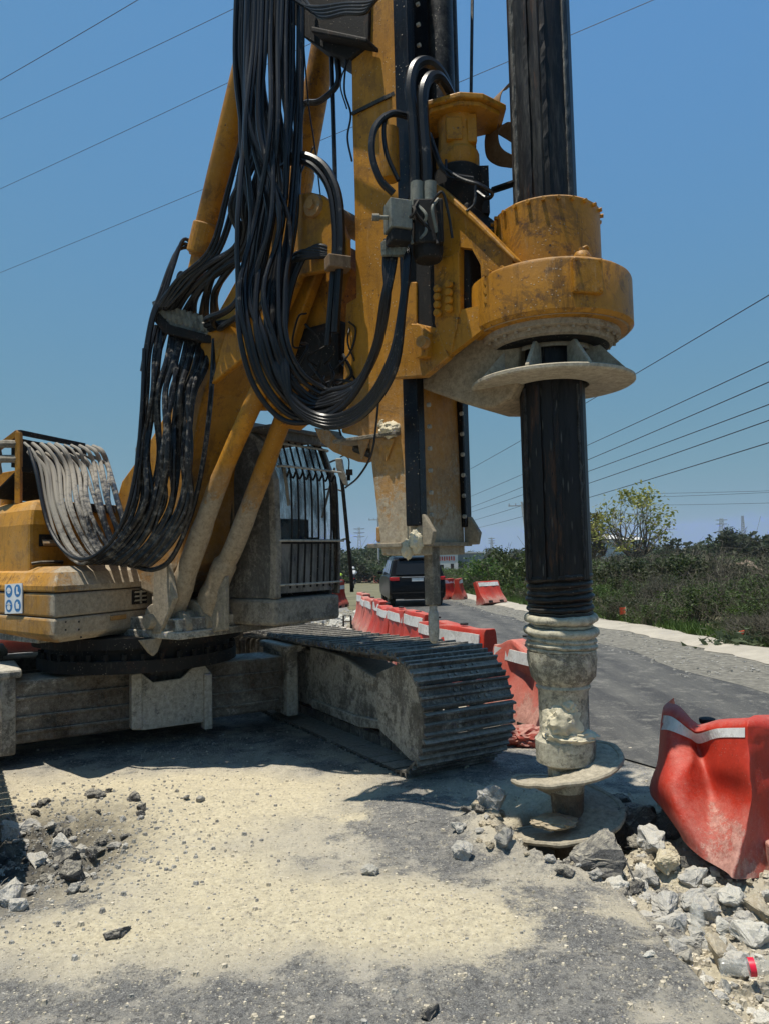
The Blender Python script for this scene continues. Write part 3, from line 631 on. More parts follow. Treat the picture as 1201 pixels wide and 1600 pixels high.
m = MB(); m.box(CW(-.12, WC / 2, HC - .02), FV * .16, LV * (WC / 2 + .03), ZV * .018); m.box(CW(-.02, WC / 2, HC - .07), FV * .02, LV * (WC / 2), ZV * .04); part('roof_visor', m, MCAB, CAB, bevel=.01)
def pane(name, pts, mat, vec): mm = MB(); mm.prism(pts, vec); return part(name, mm, mat, CAB)
pane('windscreen', [CW(-.0, .08, z0 + .70), CW(-.0, WC - .04, z0 + .70), CW(-.02, WC - .04, HC - .45), CW(-.15, WC - .04, HC - .14), CW(-.15, .08, HC - .14), CW(-.02, .08, HC - .45)][:4] + [CW(-.15, .08, HC - .14), CW(-.02, .08, HC - .45)], MGL, -FV * .006)
pane('lower_windscreen', [CW(.012, .09, z0 + .26), CW(.012, WC - .05, z0 + .26), CW(.012, WC - .05, z0 + .67), CW(.012, .09, z0 + .67)], MGLD, -FV * .006)
pane('side_window', [CW(-.5, .03, z0 + .71), CW(-1.75, .03, z0 + .71), CW(-1.75, .03, HC - .06), CW(-.5, .03, HC - .06)], MGL, LV * .006)
pane('door_window', [CW(-.08, WC - .03, z0 + .71), CW(-1.75, WC - .03, z0 + .71), CW(-1.75, WC - .03, HC - .06), CW(-.20, WC - .03, HC - .06)], MGL, LV * .006)
pane('door_panel', [CW(-.05, WC - .05, z0 + .2), CW(-1.8, WC - .05, z0 + .2), CW(-1.8, WC - .05, z0 + .70), CW(-.05, WC - .05, z0 + .70)], MCAB, LV * .04)
m = MB(); m.box(CW(.0, WC / 2, z0 + .685), FV * .02, LV * (WC / 2 - .03), ZV * .02); part('cross_rail', m, MDARK, CAB)
# guard: vertical bars bent over the screen + three hoops
gb = []
for k in range(8):
    y = .14 + (WC - .24) * k / 7; m = MB(); m.tube(cr([CW(.07, y, z0 + .30), CW(.10, y, z0 + .8), CW(.09, y, z0 + 1.25), CW(.03, y, HC - .42), CW(-.08, y, HC - .10)], 5), .009, 6); part('guard_bar', m, MDARK, CAB, smooth=True)
for z, x in ((z0 + .33, .075), (z0 + .69, .105), (z0 + 1.30, .09), (HC - .13, -.06)):
    m = MB(); m.tube(cr([CW(x - .06, .05, z), CW(x, .10, z), CW(x, WC / 2, z), CW(x, WC - .05, z), CW(x - .05, WC + .02, z)], 4), .010, 6); part('guard_rail', m, MDUST2, CAB, smooth=True)
m = MB()                                                  # wiper
m.tube([CW(.03, WC * .95, HC - .30), CW(.05, WC * .70, HC - .75)], .012, 5); m.tube([CW(.04, .12, HC - .35), CW(.05, .16, z0 + .98)], .016, 5); part('wiper', m, MCABL, CAB)
# seat, console and monitor seen through the glass
m = MB(); m.box(CW(-.9, .55, z0 + .55), FV * .25, LV * .26, ZV * .08); m.box(CW(-1.15, .55, z0 + .72), FV * .07, LV * .25, ZV * .25); m.box(CW(-1.15, .55, z0 + 1.02), FV * .05, LV * .13, ZV * .1)
m.box(CW(-1.0, .55, z0 + .3), FV * .2, LV * .2, ZV * .2); part('driver_seat', m, MDARK, CAB, bevel=.04)
m = MB(); m.box(CW(-.22, .42, z0 + .80), FV * .03, LV * .24, ZV * .09); m.box(CW(-.25, .5, z0 + .45), FV * .05, LV * .3, ZV * .28); part('monitor', m, MDARK, CAB, bevel=.01)
# mirror on its pole at the right front corner
pb, pt = P(549, 900, 6.95), P(536, 765, 6.95)
m = MB(); m.tube([P(550, 925, 6.95), pb, pt, P(532, 735, 6.95)], .018, 8)
m.tube(cr([P(508, 765, 7.3), P(520, 763, 7.1), P(536, 768, 6.95)], 4), .008, 5); m.tube(cr([P(528, 846, 7.2), P(540, 842, 7.0), P(548, 848, 6.95)], 4), .008, 5)
m.tube(cr([P(516, 722, 7.2), P(524, 719, 7.0), P(528, 722, 6.95)], 4), .01, 5); m.tube(cr([P(532, 714, 6.95), P(538, 712, 6.9), P(545, 718, 6.88), P(545, 736, 6.88)], 4), .007, 5)
part('mirror_pole', m, MDARK, CAB, smooth=True)
m = MB(); q = [(524, 716), (534, 716), (537, 735), (541, 745), (543, 760), (536, 757), (529, 744), (525, 730)]
m.prism([P(x, y, 6.93) for x, y in q], (.01, .05, 0)); mi = part('mirror', m, MDUST2, CAB, bevel=.008)
m = MB(); m.box(P(546, 738, 6.85), (.03, 0, 0), (0, .03, 0), (0, 0, .025)); m.box(P(545, 744, 6.85), (.015, 0, 0), (0, .015, 0), (0, 0, .04)); part('camera_unit', m, MDARK, CAB)

# ---------------- boom, knuckle and struts
def plate(name, px, b, th, mat, parent=RIG, bevel=.012): mm = MB(); mm.prism([PB(x, y, b) for x, y in px], LV * th); return part(name, mm, mat, parent, bevel=bevel)
MBOOM = paint('boom_paint', YEL, .22, .42, rust=.5, zdust=(.9, 2.6, .26, -.05))
BOOM = plate('boom', [(355, 520), (345, 548), (322, 610), (312, 650), (300, 720), (290, 800), (284, 880), (240, 930), (170, 900), (176, 830), (182, 780), (190, 752), (226, 702), (262, 640), (300, 560), (400, 380), (470, 330)], -.30, .60, MBOOM, bevel=.02)
K = [(410, 352), (424, 330), (450, 312), (470, 302), (486, 300), (503, 304), (518, 316), (530, 340), (541, 372), (542, 400), (520, 420), (470, 430), (430, 520), (330, 600), (352, 520), (395, 420)]
plate('knuckle_plate', K, -.36, .055, MBOOM, BOOM); plate('knuckle_plate', K, .31, .055, MBOOM, BOOM)
m = MB(); c = PB(490, 322, -.37); m.lathe(c, [(.0, -.02), (.075, -.02), (.08, 0), (.08, .78), (.07, .80)], 20, ax=LV); m.lathe(c, [(.035, -.045), (.035, 0)], 6, ax=LV); part('pivot_pin', m, MYD, BOOM, smooth=True)
# yellow lever plates hanging from the knuckle
plate('lever', [(455, 385), (500, 372), (497, 420), (468, 500), (440, 590), (420, 640), (392, 640), (408, 560), (430, 480)], -.25, .08, MBOOM)
LINK = plate('kicker_link', [(490, 395), (515, 378), (545, 385), (548, 420), (532, 480), (500, 560), (452, 655), (436, 668), (420, 640), (440, 560), (468, 470)], -.12, .24, paint('link_paint', YEL, .2, .5, rust=.9, darkamt=.4))
m = MB(); m.box(PB(500, 560, 0), FV * .32, LV * .16, ZV * .20); m.box(PB(488, 620, .05), FV * .12, LV * .12, ZV * .16); part('link_housing', m, MDARK, LINK, bevel=.03)
# boom cylinders: tube + rod + clevis
def cyl(name, p, q, r, mat, t1=1.0, rr=.6, pin=True):
    p = Vector(p); q = Vector(q); dv = q - p; L = dv.length; u = dv.normalized(); m = MB()
    m.lathe(p, [(r * .9, 0), (r, .02), (r, L * t1 - .06), (r * 1.1, L * t1 - .055), (r * 1.1, L * t1 + .03), (r * .8, L * t1 + .035)], 24, ax=u)
    o = part(name, m, mat, RIG, smooth=True)
    if t1 < 1: m = MB(); m.lathe(p, [(r * rr, L * t1), (r * rr, L)], 16, ax=u); part('rod', m, MRAIL, o, smooth=True)
    return o
def strut(px, r, b, mat):
    m = MB(); m.tube(cr([PB(x, y, b) for x, y in px], 6), r, 16); return part('strut', m, mat, RIG, smooth=True)
MST1 = paint('strut_paint', YEL, .30, .5, zdust=(1.5, 2.35, .36, -.04))
s1 = strut([(268, 962), (315, 830), (352, 730), (410, 600)], [.10, .085, .075, .07, .07], -.30, MST1)
s2 = strut([(322, 965), (346, 895), (366, 855), (402, 762), (448, 640)], [.12, .10, .08, .075, .07], -.05, MST1)
def clevis(px, b, par, r=.13):
    c = PB(*px, b); m = MB()
    for o in (-.13, .07): m.prism([c + LV * o + FV * x + ZV * z for x, z in [(r * math.cos(R_(t)), r * math.sin(R_(t))) for t in range(-30, 211, 20)] + [(-.13, -.09), (.13, -.09)]], LV * .06)
    part('clevis', m, MDUST, par, bevel=.01)
    m = MB(); m.lathe(c - LV * .20, [(.0, 0), (.055, 0), (.06, .02), (.06, .40), (.05, .42)], 16, ax=LV); part('pin', m, MDUST, par, smooth=True)
clevis((262, 968), -.30, s1, .14); clevis((318, 962), -.05, s2, .14); clevis((300, 975), -.22, s2, .11)
m = MB(); q = [(240, 890), (262, 880), (272, 935), (250, 990), (238, 990)]; m.prism([PB(x, y, -.45) for x, y in q], LV * .05); m.prism([PB(x, y, -.25) for x, y in q], LV * .05); part('foot_bracket', m, MDUST, BOOM, bevel=.01)
m = MB(); q = [(335, 930), (352, 900), (352, 985), (318, 990), (300, 988)]; m.prism([PB(x, y, .15) for x, y in q], LV * .06); m.prism([PB(x, y, -.10) for x, y in q], LV * .05); part('foot_bracket', m, MDUST, BOOM, bevel=.01)
for (a, b_, bb) in (((313, 402), (404, 20), -.30), ((462, 318), (516, 20), .28)):
    p, q = PB(*a, bb), PB(*b_, bb); o = cyl('mast_cylinder', p, q + (q - p) * .15, .098 if bb < 0 else .105, MY); u = (q - p).normalized()
    m = MB(); m.lathe(p, [(.115, .02), (.115, .26)], 24, ax=u); m.box(p - u * .10, u * .16, LV * .05, u.cross(LV) * .06); part('cylinder_foot', m, MY, o, bevel=.01)
    m = MB(); m.lathe(p - u * .2 - LV * .14, [(.05, 0), (.05, .28)], 14, ax=LV); part('pin', m, MBLK, o)

# ---------------- mast
MS = [(546, -90), (550, 200), (553, 300), (556, 465), (540, 474), (533, 676), (575, 684), (596, 868), (657, 868), (648, 620), (643, 300), (632, -90)]
m = MB(); m.prism([PB(x, y, -.27) for x, y in MS], LV * .54); MAST = part('mast', m, MMAST, RIG, bevel=.012)
mf = 3.30
for b0, b1 in ((-.315, -.235), (.235, .315)):
    m = MB(); zb, ztop = 1.78, 5.9
    m.box(W(mf - .02, (b0 + b1) / 2, (zb + ztop) / 2), FV * .055, LV * ((b1 - b0) / 2), ZV * ((ztop - zb) / 2)); part('mast_rail', m, MRAIL, MAST, bevel=.008)
m = MB(); m.prism([PB(622, y, -.275) if 0 else PB(x, y, -.273) for x, y in ((606, -90), (630, -90), (636, 270), (616, 270))], -LV * .01); part('cover_plate', m, MMAST, MAST, bevel=.004)
m = MB(); m.prism([PB(x, y, -.273) for x, y in ((551, 176), (616, 144), (618, 149), (551, 181))], -LV * .012); part('weld_seam', m, MBLK, MAST)
for k in range(28):
    for b0 in (-.20, .20): m = MB(); m.lathe(W(mf + .035, b0, 1.85 + k * .14), [(.014, 0), (.014, .02)], 6, ax=FV); part('rail_bolt', m, MDUST2, MAST)
m = MB(); m.tube([W(mf + .12, -.05, 3.9), W(mf + .12, -.05, 5.9)], .085, 16); m.tube([W(mf + .10, .12, 3.9), W(mf + .10, .12, 5.9)], .045, 12); part('crowd_cylinder', m, MBLK, MAST, smooth=True)
m = MB(); m.box(W(mf + .012, 0, 5.0), FV * .012, LV * .22, ZV * .75); part('dark_panel', m, MRAIL, MAST, bevel=.004)  # dark panel added over the yellow mast face between the upper rails
# ledge plate with gussets and a heap of clay
m = MB(); q = [PB(527, 686, -.27), PB(625, 683, -.27)]; zl = q[0].z * .5 + q[1].z * .5
m.box(W(((q[0] - C0).dot(FV) + (q[1] - C0).dot(FV)) / 2, -.02, zl), FV * ((q[1] - q[0]).dot(FV) / 2), LV * .30, ZV * .012); LED = part('ledge_plate', m, MCABL, MAST, bevel=.004)
for x in (560, 598):
    m = MB(); p = PB(x, 688, -.28); m.prism([p, p + FV * .1, p + FV * .03 - ZV * .14], -LV * .012); part('gusset', m, MMAST, MAST)
def lump(c, r, seed, n=60, sq=.6):
    rr = random.Random(seed); m = MB(); bm = bmesh.new(); bmesh.ops.create_icosphere(bm, subdivisions=4, radius=1)
    for v in bm.verts:
        v_ = v.co * (1 + .22 * noise.fractal(v.co * 2.2 + Vector((seed, 0, 0)), .9, 2, 6) + .10 * noise.noise(v.co * 7)); v.co = v_
    m.add([Vector(c) + Vector((v.co.x * r[0], v.co.y * r[1], v.co.z * r[2])) for v in bm.verts], [tuple(v.index for v in f.verts) for f in bm.faces]); bm.free(); return m
def put_clay(px, py, b, r, seed, par, D=None): c = PB(px, py, b) if D is None else P(px, py, D); return part('clay_lump', lump(c, r, seed), MCLAY, par, smooth=True)
put_clay(612, 672, -.26, (.085, .07, .055), 3, MAST); put_clay(600, 664, -.24, (.04, .04, .05), 5, MAST)
put_clay(650, 846, -.30, (.045, .05, .075), 8, MAST); put_clay(637, 858, -.31, (.04, .04, .06), 9, MAST)
# back shoe: curved bracket behind the ledge
m = MB(); q = [(490, 668), (515, 672), (530, 688), (566, 700), (580, 712), (560, 722), (520, 706), (500, 690)]; m.prism([PB(x, y, .0) for x, y in q], LV * .12); part('hook_bracket', m, MYD, MAST, bevel=.01)
m = MB(); m.tube([PB(555, 700, -.1), PB(586, 712, -.1)], .03, 8); part('bracket_bar', m, MBLK, MAST)
# mast foot flange and lower guide pin
m = MB(); z = W(0, 0, 0); zf = 1.665
m.box(W(mf - .18, 0, zf), FV * .22, LV * .30, ZV * .014); FT = part('foot_plate', m, MDUST, MAST, bevel=.004)
for b0 in (-.30, .26):
    m = MB(); m.prism([W(mf + .0, b0, 1.66), W(mf + .10, b0, 1.66), W(mf + .12, b0, 1.74), W(mf + .05, b0, 1.85), W(mf + .0, b0, 1.85)], LV * .04); part('foot_bracket', m, MDUST, MAST, bevel=.006)
m = MB(); m.box(PB(595, 835, -.2) + Vector((-.0, 0, 0)), FV * .02, LV * .03, ZV * .05); part('foot_lug', m, MYD, MAST, bevel=.01)
pc = P(675, 905, 4.78); m = MB(); pc2 = Vector((pc.x, pc.y, 0))
m.box(pc2 + ZV * ((1.64 + 1.29) / 2), FV * .035, LV * .045, ZV * .19); GP = part('guide_bar', m, MCABL, MAST, bevel=.008)
m = MB(); m.rings([[pc2 + Vector((r_ * math.cos(t), r_ * math.sin(t), z)) for t in [k * math.pi / 5 for k in range(10)]] for r_, z in ((.026, 1.33), (.026, 1.24), (.034, 1.22), (.036, 1.10), (.028, 1.045), (.012, 1.03))], True, True); part('guide_tip', m, MDUST2, MAST, smooth=True, bevel=.004)
# dark sheave platform at the top left of the mast
m = MB(); q = [(448, -60), (455, 30), (475, 58), (508, 78), (545, 92), (575, 68), (578, -60)]; m.prism([PB(x, y, -.30) for x, y in q], LV * .5); m.prism([PB(x, y, -.42) for x, y in ((486, 40), (572, 58), (572, 66), (486, 50))], LV * .14); PLF = part('sheave_platform', m, MDARK, MAST, bevel=.01)
for k in range(4):
    m = MB(); y = 6 + k * 5; m.tube(cr([PB(440 + k * 8, -20, -.5), PB(480 + k * 6, y + 4, -.5), PB(540, y, -.52), PB(582 - k * 3, y - 3, -.52), PB(594 - k * 4, -15, -.5)], 6), .014, 8); part('hose', m, MH1, RIG, smooth=True)
# ---------------- rotary head
HP = -.40                                              # plane of the near arm plate
MARM = paint('arm_paint', YEL, .14, .42, rust=.6, darkamt=.5, streak=.8, zdust=(2.2, 2.9, .30, 0))
ap = [(672, 284), (690, 296), (740, 345), (800, 404), (799, 484), (764, 506), (702, 556), (662, 588), (612, 591), (622, 540), (634, 470), (640, 400), (668, 400)]
m = MB(); m.prism([PB(x, y, HP) for x, y in ap[:9] + [(608, 560), (626, 520), (640, 500), (652, 505), (666, 508), (680, 505), (676, 400)]], LV * .045)
# window in the plate: build the plate from pieces round the opening instead
m = MB(); hole = [(718, 386), (736, 388), (750, 414), (752, 455), (745, 478), (718, 484)]
def pp(l): m.prism([PB(x, y, HP) for x, y in l], LV * .045)
pp([(672, 284), (690, 296), (740, 345), (800, 404), (799, 450), (752, 455), (750, 414), (736, 388), (718, 386), (716, 340)])
pp([(672, 284), (716, 340), (718, 386), (718, 484), (704, 553), (700, 557), (690, 500), (676, 400), (672, 340)])
pp([(718, 484), (745, 478), (752, 455), (799, 450), (799, 484), (764, 506), (704, 553)])
HEAD = part('rotary_head', m, MARM, RIG)
def hpl(name, px, b, th, mat=MARM, bevel=.008, par=None): mm = MB(); mm.prism([PB(x, y, b) for x, y in px], LV * th); return part(name, mm, mat, par or HEAD, bevel=bevel)
hpl('arm_flange', [(672, 282), (690, 292), (742, 340), (803, 402), (803, 410), (740, 350), (688, 302), (672, 290)], HP - .03, .12)
hpl('sled_plate', [(610, 591), (614, 560), (628, 510), (640, 440), (650, 440), (650, 505), (663, 508), (682, 512), (697, 552), (700, 557), (662, 588)], HP - .015, .06)
hpl('sled_plate', [(676, 400), (700, 400), (716, 390), (718, 484), (704, 552), (690, 545), (678, 505)], HP - .01, .05)
hpl('inner_plate', [(690, 395), (760, 400), (790, 480), (760, 520), (690, 540)], -.12, .5, MARM)
hpl('side_lug', [(640, 505), (655, 506), (668, 520), (666, 556), (650, 560)], HP - .07, .07, MARM)
c = PB(664, 536, HP - .07); m = MB(); m.lathe(c, [(.035, -.05), (.035, 0)], 12, ax=LV); part('lug_pin', m, MYD, HEAD, smooth=True)
bolts = [(684, 452 + 12.5 * k) for k in range(4)] + [(702, 445 + 12.5 * k) for k in range(4)] + [(763, 428 + 14 * k) for k in range(4)] + [(785, 423 + 14 * k) for k in range(4)]
for x, y in bolts: c = PB(x, y, HP - .015 if x > 750 else HP - .028); m = MB(); m.lathe(c, [(.024, 0), (.024, -.018), (.019, -.026)], 12, ax=LV, cap=True); part('head_bolt', m, MARM, HEAD, smooth=True)
MCAS = paint('casing_paint', tuple(x * .9 for x in YEL), .16, .40, rust=.7, darkamt=.4, streak=1.0); 
# lower beige beam under the arm
m = MB(); q = [(612, 592), (662, 590), (704, 556), (765, 508), (800, 490), (812, 520), (808, 600), (795, 622), (770, 637), (745, 637), (716, 628), (640, 600)]
m.prism([PB(x, y, HP + .16) for x, y in q], LV * .42); part('lower_beam', m, paint('lower_beam_paint', (.22, .13, .05), .56, .6, dcol=(.33, .26, .17), rust=.6, darkamt=.4), HEAD, bevel=.03)
m = MB(); m.lathe(KX, [(.30, 3.195), (.315, 3.20), (.315, 3.55), (.318, 3.60), (.30, 3.615), (.22, 3.62)], 56, cap=False); CAS = part('upper_casing', m, MCAS, HEAD, smooth=True, ang=30)
for k in range(24):
    a = 2 * math.pi * k / 24; m = MB(); u = Vector((math.cos(a), math.sin(a), 0)); m.lathe(KX + u * .305 + ZV * 3.585, [(.012, 0), (.012, .03)], 6, ax=u); part('casing_bolt', m, MARM, HEAD)
m = MB(); m.lathe(KX, [(.315, 3.205), (.34, 3.20), (.455, 3.195), (.475, 3.18), (.48, 3.165), (.48, 2.905), (.46, 2.885), (.40, 2.875), (.36, 2.87)], 72, cap=False); DRM = part('gear_drum', m, MCAS, HEAD, smooth=True, ang=30)
m = MB(); m.lathe(KX, [(.315, 3.22), (.322, 3.235), (.315, 3.25)], 56, cap=False); part('casing_seam', m, MCABL, HEAD, smooth=True)
MUND = paint('underside_clay', (.22, .11, .03), .58, .7, dcol=(.36, .30, .22), darkamt=.4)
m = MB(); m.lathe(KX, [(.455, 2.883), (.30, 2.872)], 56, cap=False); m.lathe(KX, [(.405, 2.884), (.405, 2.845), (.39, 2.84), (.365, 2.84), (.36, 2.81), (.34, 2.80), (.20, 2.80)], 64, cap=False); part('seal_ring', m, MUND, HEAD, smooth=True, ang=30)
for k in range(30): a = 2 * math.pi * k / 30; m = MB(); m.lathe(KX + Vector((.383 * math.cos(a), .383 * math.sin(a), 2.84)), [(.010, 0), (.010, -.016)], 6); part('ring_bolt', m, MUND, HEAD)
# box and breather on the drum
def cyl_pt(px, py, r): 
    d = ray(px, py); o = CAM - KX; a_ = d.x ** 2 + d.y ** 2; b_ = 2 * (o.x * d.x + o.y * d.y); c_ = o.x ** 2 + o.y ** 2 - r * r; t = (-b_ - math.sqrt(max(0, b_ * b_ - 4 * a_ * c_))) / (2 * a_); return CAM + d * t
p = cyl_pt(916, 432, .48); rad = Vector((p.x - KX.x, p.y - KX.y, 0)).normalized(); tn = Vector((-rad.y, rad.x, 0)); m = MB(); m.box(p - rad * .005, rad * .03, tn * .085, ZV * .095); bx = part('gear_cover', m, MCAS, HEAD, bevel=.008)
m = MB()
for i in (-1, 1):
    for j in (-1, 1): m.lathe(p + rad * .025 + tn * .07 * i + ZV * .08 * j, [(.008, 0), (.008, .008)], 6, ax=rad)
part('cover_bolt', m, MARM, HEAD)
p = cyl_pt(908, 400, .40); p = Vector((p.x, p.y, 3.19)); m = MB(); m.lathe(p, [(.05, 0), (.05, .025), (.035, .05), (.015, .055), (.015, .075)], 14); m.tube(cr([p + ZV * .07, p + ZV * .085 + tn * .03, p + ZV * .07 + tn * .045]), .008, 6); part('breather', m, MCAS, HEAD, smooth=True)
for k in range(20): a = R_(175 + k * 9.5); m = MB(); m.lathe(KX + Vector((.435 * math.cos(a), .435 * math.sin(a), 3.19)), [(.011, 0), (.011, .014)], 6); part('drum_bolt', m, MARM, HEAD)
# flange with ribs
MFLG = paint('clay_flange', (.16, .12, .08), .74, .8, dcol=(.42, .37, .28), darkamt=.4)
m = MB(); m.lathe(KX, [(.215, 2.672), (.465, 2.612), (.478, 2.604), (.478, 2.588), (.466, 2.580), (.215, 2.580), (.215, 2.612)], 72, cap=False); m.lathe(KX, [(.235, 2.80), (.235, 2.77), (.22, 2.77)], 48, cap=False); FLG = part('drive_flange', m, MFLG, HEAD, smooth=True, ang=30)
for k in range(8):
    a = 2 * math.pi * (k + .33) / 8; u = Vector((math.cos(a), math.sin(a), 0)); t_ = Vector((-u.y, u.x, 0)); m = MB(); b0 = KX + t_ * -.011
    m.prism([b0 + u * x + ZV * z for x, z in ((.212, 2.81), (.212, 2.613), (.44, 2.613), (.44, 2.628), (.275, 2.81))], t_ * .022); part('flange_rib', m, MFLG, HEAD, bevel=.003)
m = MB(); m.lathe(KX, [(.34, 2.80), (.31, 2.79), (.26, 2.785)], 48, cap=False); part('dark_collar', m, MDARK, HEAD, smooth=True)
# sled behind the arm, dark hydraulics and the two drive motors
m = MB(); m.box(W(mf + .17, 0, 3.35), FV * .12, LV * .40, ZV * .50); m.box(W(mf + .30, -.05, 3.30), FV * .16, LV * .30, ZV * .40); part('sled', m, MDARK, HEAD, bevel=.02)
mc = P(716, 300, 4.50); mc = Vector((mc.x, mc.y, 0))
def zat(py, D): return P(716, py, D).z
m = MB(); m.lathe(mc, [(.14, zat(400, 4.5)), (.15, zat(330, 4.5)), (.165, zat(320, 4.5)), (.165, zat(300, 4.5)), (.15, zat(298, 4.5)), (.15, zat(272, 4.5)), (.13, zat(268, 4.5))], 28); m.box(mc + Vector((.13, -.02, zat(305, 4.5))), (.05, 0, 0), (0, .05, 0), (0, 0, .15)); part('motor_base', m, MDARK, HEAD, smooth=True, ang=30)
m = MB(); m.lathe(mc, [(.125, zat(268, 4.5)), (.135, zat(262, 4.5)), (.135, zat(246, 4.5)), (.12, zat(240, 4.5)), (.115, zat(205, 4.5)), (.125, zat(200, 4.5)), (.125, zat(188, 4.5)), (.10, zat(182, 4.5))], 24, jit=.05); m.box(mc + Vector((-.03, -.10, zat(218, 4.5))), (.05, 0, 0), (0, .03, 0), (0, 0, .07)); m.box(mc + Vector((.08, -.08, zat(215, 4.5))), (.03, 0, 0), (0, .03, 0), (0, 0, .09)); part('drive_motor', m, MY, HEAD, smooth=True, bevel=.006, ang=30)
m = MB(); hx = [G(x, y, 4.52) for x, y in ((664, 182), (706, 155), (738, 158), (789, 182), (786, 196))]
cz_ = P(716, 170, 4.4).z; hexa = [mc + Vector((x, y, cz_)) for x, y in ((-.25, -.02), (-.19, -.14), (.0, -.22), (.14, -.20), (.30, -.08), (.30, .14), (.0, .25), (-.25, .16))]
m.prism(hexa, ZV * .035); m.prism([p + (mc + ZV * cz_ - p) * .12 - ZV * .03 for p in hexa], ZV * .03); part('motor_roof', m, MY, HEAD, bevel=.008)
# strap loop
m = MB(); pth = [(800, 130), (786, 138), (771, 158), (769, 190), (766, 215), (770, 238), (786, 250), (808, 254)]; pth2 = [(800, 200), (785, 196), (773, 206), (768, 222)]
for pt_ in (pth, [(812, 216), (798, 207), (784, 200), (774, 204)]):
    cc = cr([P(x, y, 4.62) for x, y in pt_], 6); wv = Vector((.07, -.10, .02)); tk = Vector((.006, .006, .004))
    m.rings([[p - wv * .5, p + wv * .5, p + wv * .5 + tk, p - wv * .5 + tk] for p in cc], True, True)
part('hanging_strap', m, MSTR, HEAD, smooth=True)
m = MB(); m.tube([P(770, 297, 4.55), P(812, 283, 4.3)], .022, 8); part('torque_arm', m, MBLK, HEAD)
# hoist rope
m = MB(); m.tube([P(735, 158, 4.75), P(738, -80, 4.85)], .011, 6); part('hoist_rope', m, MBLK, RIG, smooth=True)

# ---------------- kelly bar and auger
def kz(y): return EYE + (861 - y) / FPX * 4.25
def kelly(r, z0, z1, name, mat):
    prof = []; n = 48
    for j in range(n):
        a = 2 * math.pi * j / n; f_ = (a / (2 * math.pi) * 6 + .15) % 1; q = 1.0
        if f_ < .16: q = 1.06
        elif f_ < .22: q = 1.02
        prof.append((a, r * q))
    zs = [z0 + (z1 - z0) * i / 14 for i in range(15)]; m = MB()
    m.rings([[KX + Vector((q * math.cos(a + .25), q * math.sin(a + .25), z)) for a, q in prof] for z in zs], True, True); return part(name, m, mat, RIG, smooth=True, ang=22)
MKEL = paint('greasy_kelly_steel', (.014, .013, .013), .22, .38, metal=.3, darkamt=.95, dark=(.005, .005, .005), dcol=(.24, .23, .20), streak=.1, speck=.3, rust=.5, zdust=(1.2, 4.0, -.08, .0))
MKEY = paint('scuffed_drive_key', (.03, .03, .03), .36, .45, metal=.3, darkamt=.9, dark=(.006, .006, .006), dcol=(.30, .29, .26), rust=.3, zdust=(1.2, 4.0, -.12, .03), scale=2)
def streaky(mat):
    t = mat.node_tree
    for n in t.nodes:
        if n.type == 'MAPPING' and n.inputs['Scale'].default_value[2] == 1: n.inputs['Scale'].default_value[2] = .13
streaky(MKEL)
KEL = kelly(.188, 3.45, 6.2, 'kelly_bar', MKEL)
for ang, zz in ((200, 0), (232, 0), (262, 0), (306, 0)):
    for z0_, z1_ in ((3.55, 6.2), (kz(905), 2.56)):
        a = R_(ang); u = Vector((math.cos(a), math.sin(a), 0)); t_ = Vector((-u.y, u.x, 0)); m = MB(); n_ = int((z1_ - z0_) / .05); rk = random.Random(ang)
        rws = []
        for i in range(n_ + 1): z = z0_ + (z1_ - z0_) * i / n_; j_ = rk.uniform(-.003, .003); c_ = KX + ZV * z; rws.append([c_ + u * .183 - t_ * .017, c_ + u * (.199 + j_) - t_ * (.014 + j_), c_ + u * (.199 - j_) + t_ * (.014 - j_), c_ + u * .183 + t_ * .017])
        m.rings(rws, True, True); part('drive_key', m, MKEY if ang < 210 or ang > 300 else MKEL, KEL)
K2_ = kelly(.190, kz(905), 2.80, 'kelly_tube', MKEL)
MCL = paint('clay_smeared_steel', (.018, .016, .014), .54, .5, darkamt=.9, dark=(.008, .008, .007), dcol=(.50, .46, .35), scale=2.6)
prof = [(.188, kz(905)), (.19, kz(906)), (.192, kz(925)), (.182, kz(930)), (.182, kz(948)), (.186, kz(950))]
def stack(name, segs, mat):                            # piled-up rings: (y pixel row, outer radius, half height)
    prof = []
    for y, r, w_ in segs: prof += [(r - w_ * .9, kz(y) - w_)] + [(r - w_ + w_ * math.cos(R_(a)), kz(y) + w_ * math.sin(R_(a)) * .95) for a in range(-60, 61, 20)] + [(r - w_ * .9, kz(y) + w_)]
    m = MB(); n = 52; rs = []
    for r, z in prof: rs.append([KX + Vector((math.cos(t), math.sin(t), 0)) * r * (1 + .03 * noise.noise(Vector((math.cos(t) * 2, math.sin(t) * 2, z * 25)))) + ZV * (z + .010 * math.cos(t + z * 9) + .006 * noise.noise(Vector((math.cos(t) * 3, math.sin(t) * 3, z * 30)))) for t in [2 * math.pi * k / n for k in range(n)]])
    m.rings(rs, True, True); return part(name, m, mat, RIG, smooth=True, ang=60)
stack('lower_collar', [(958, .186, .010), (950, .196, .012), (943, .186, .010), (934, .198, .014), (925, .190, .014), (914, .193, .016), (903, .198, .018)], MBLK)
stack('damper_rings', [(1017, .200, .014), (1009, .208, .013), (1000, .204, .012), (987, .218, .027), (977, .180, .012), (966, .214, .026), (957, .180, .012)], MCL)
m = MB(); m.lathe(KX, [(.13, kz(1020)), (.198, kz(1018)), (.20, kz(1030)), (.185, kz(1058)), (.155, kz(1068)), (.15, kz(1070)), (.158, kz(1074)), (.145, kz(1080)), (.142, kz(1145)), (.15, kz(1150)), (.172, kz(1156)), (.174, kz(1162)), (.168, kz(1190)), (.12, kz(1196)), (.105, kz(1200)), (.10, .22)], 44, jit=.03); AUG = part('auger', m, MCL, RIG, smooth=True, ang=35)
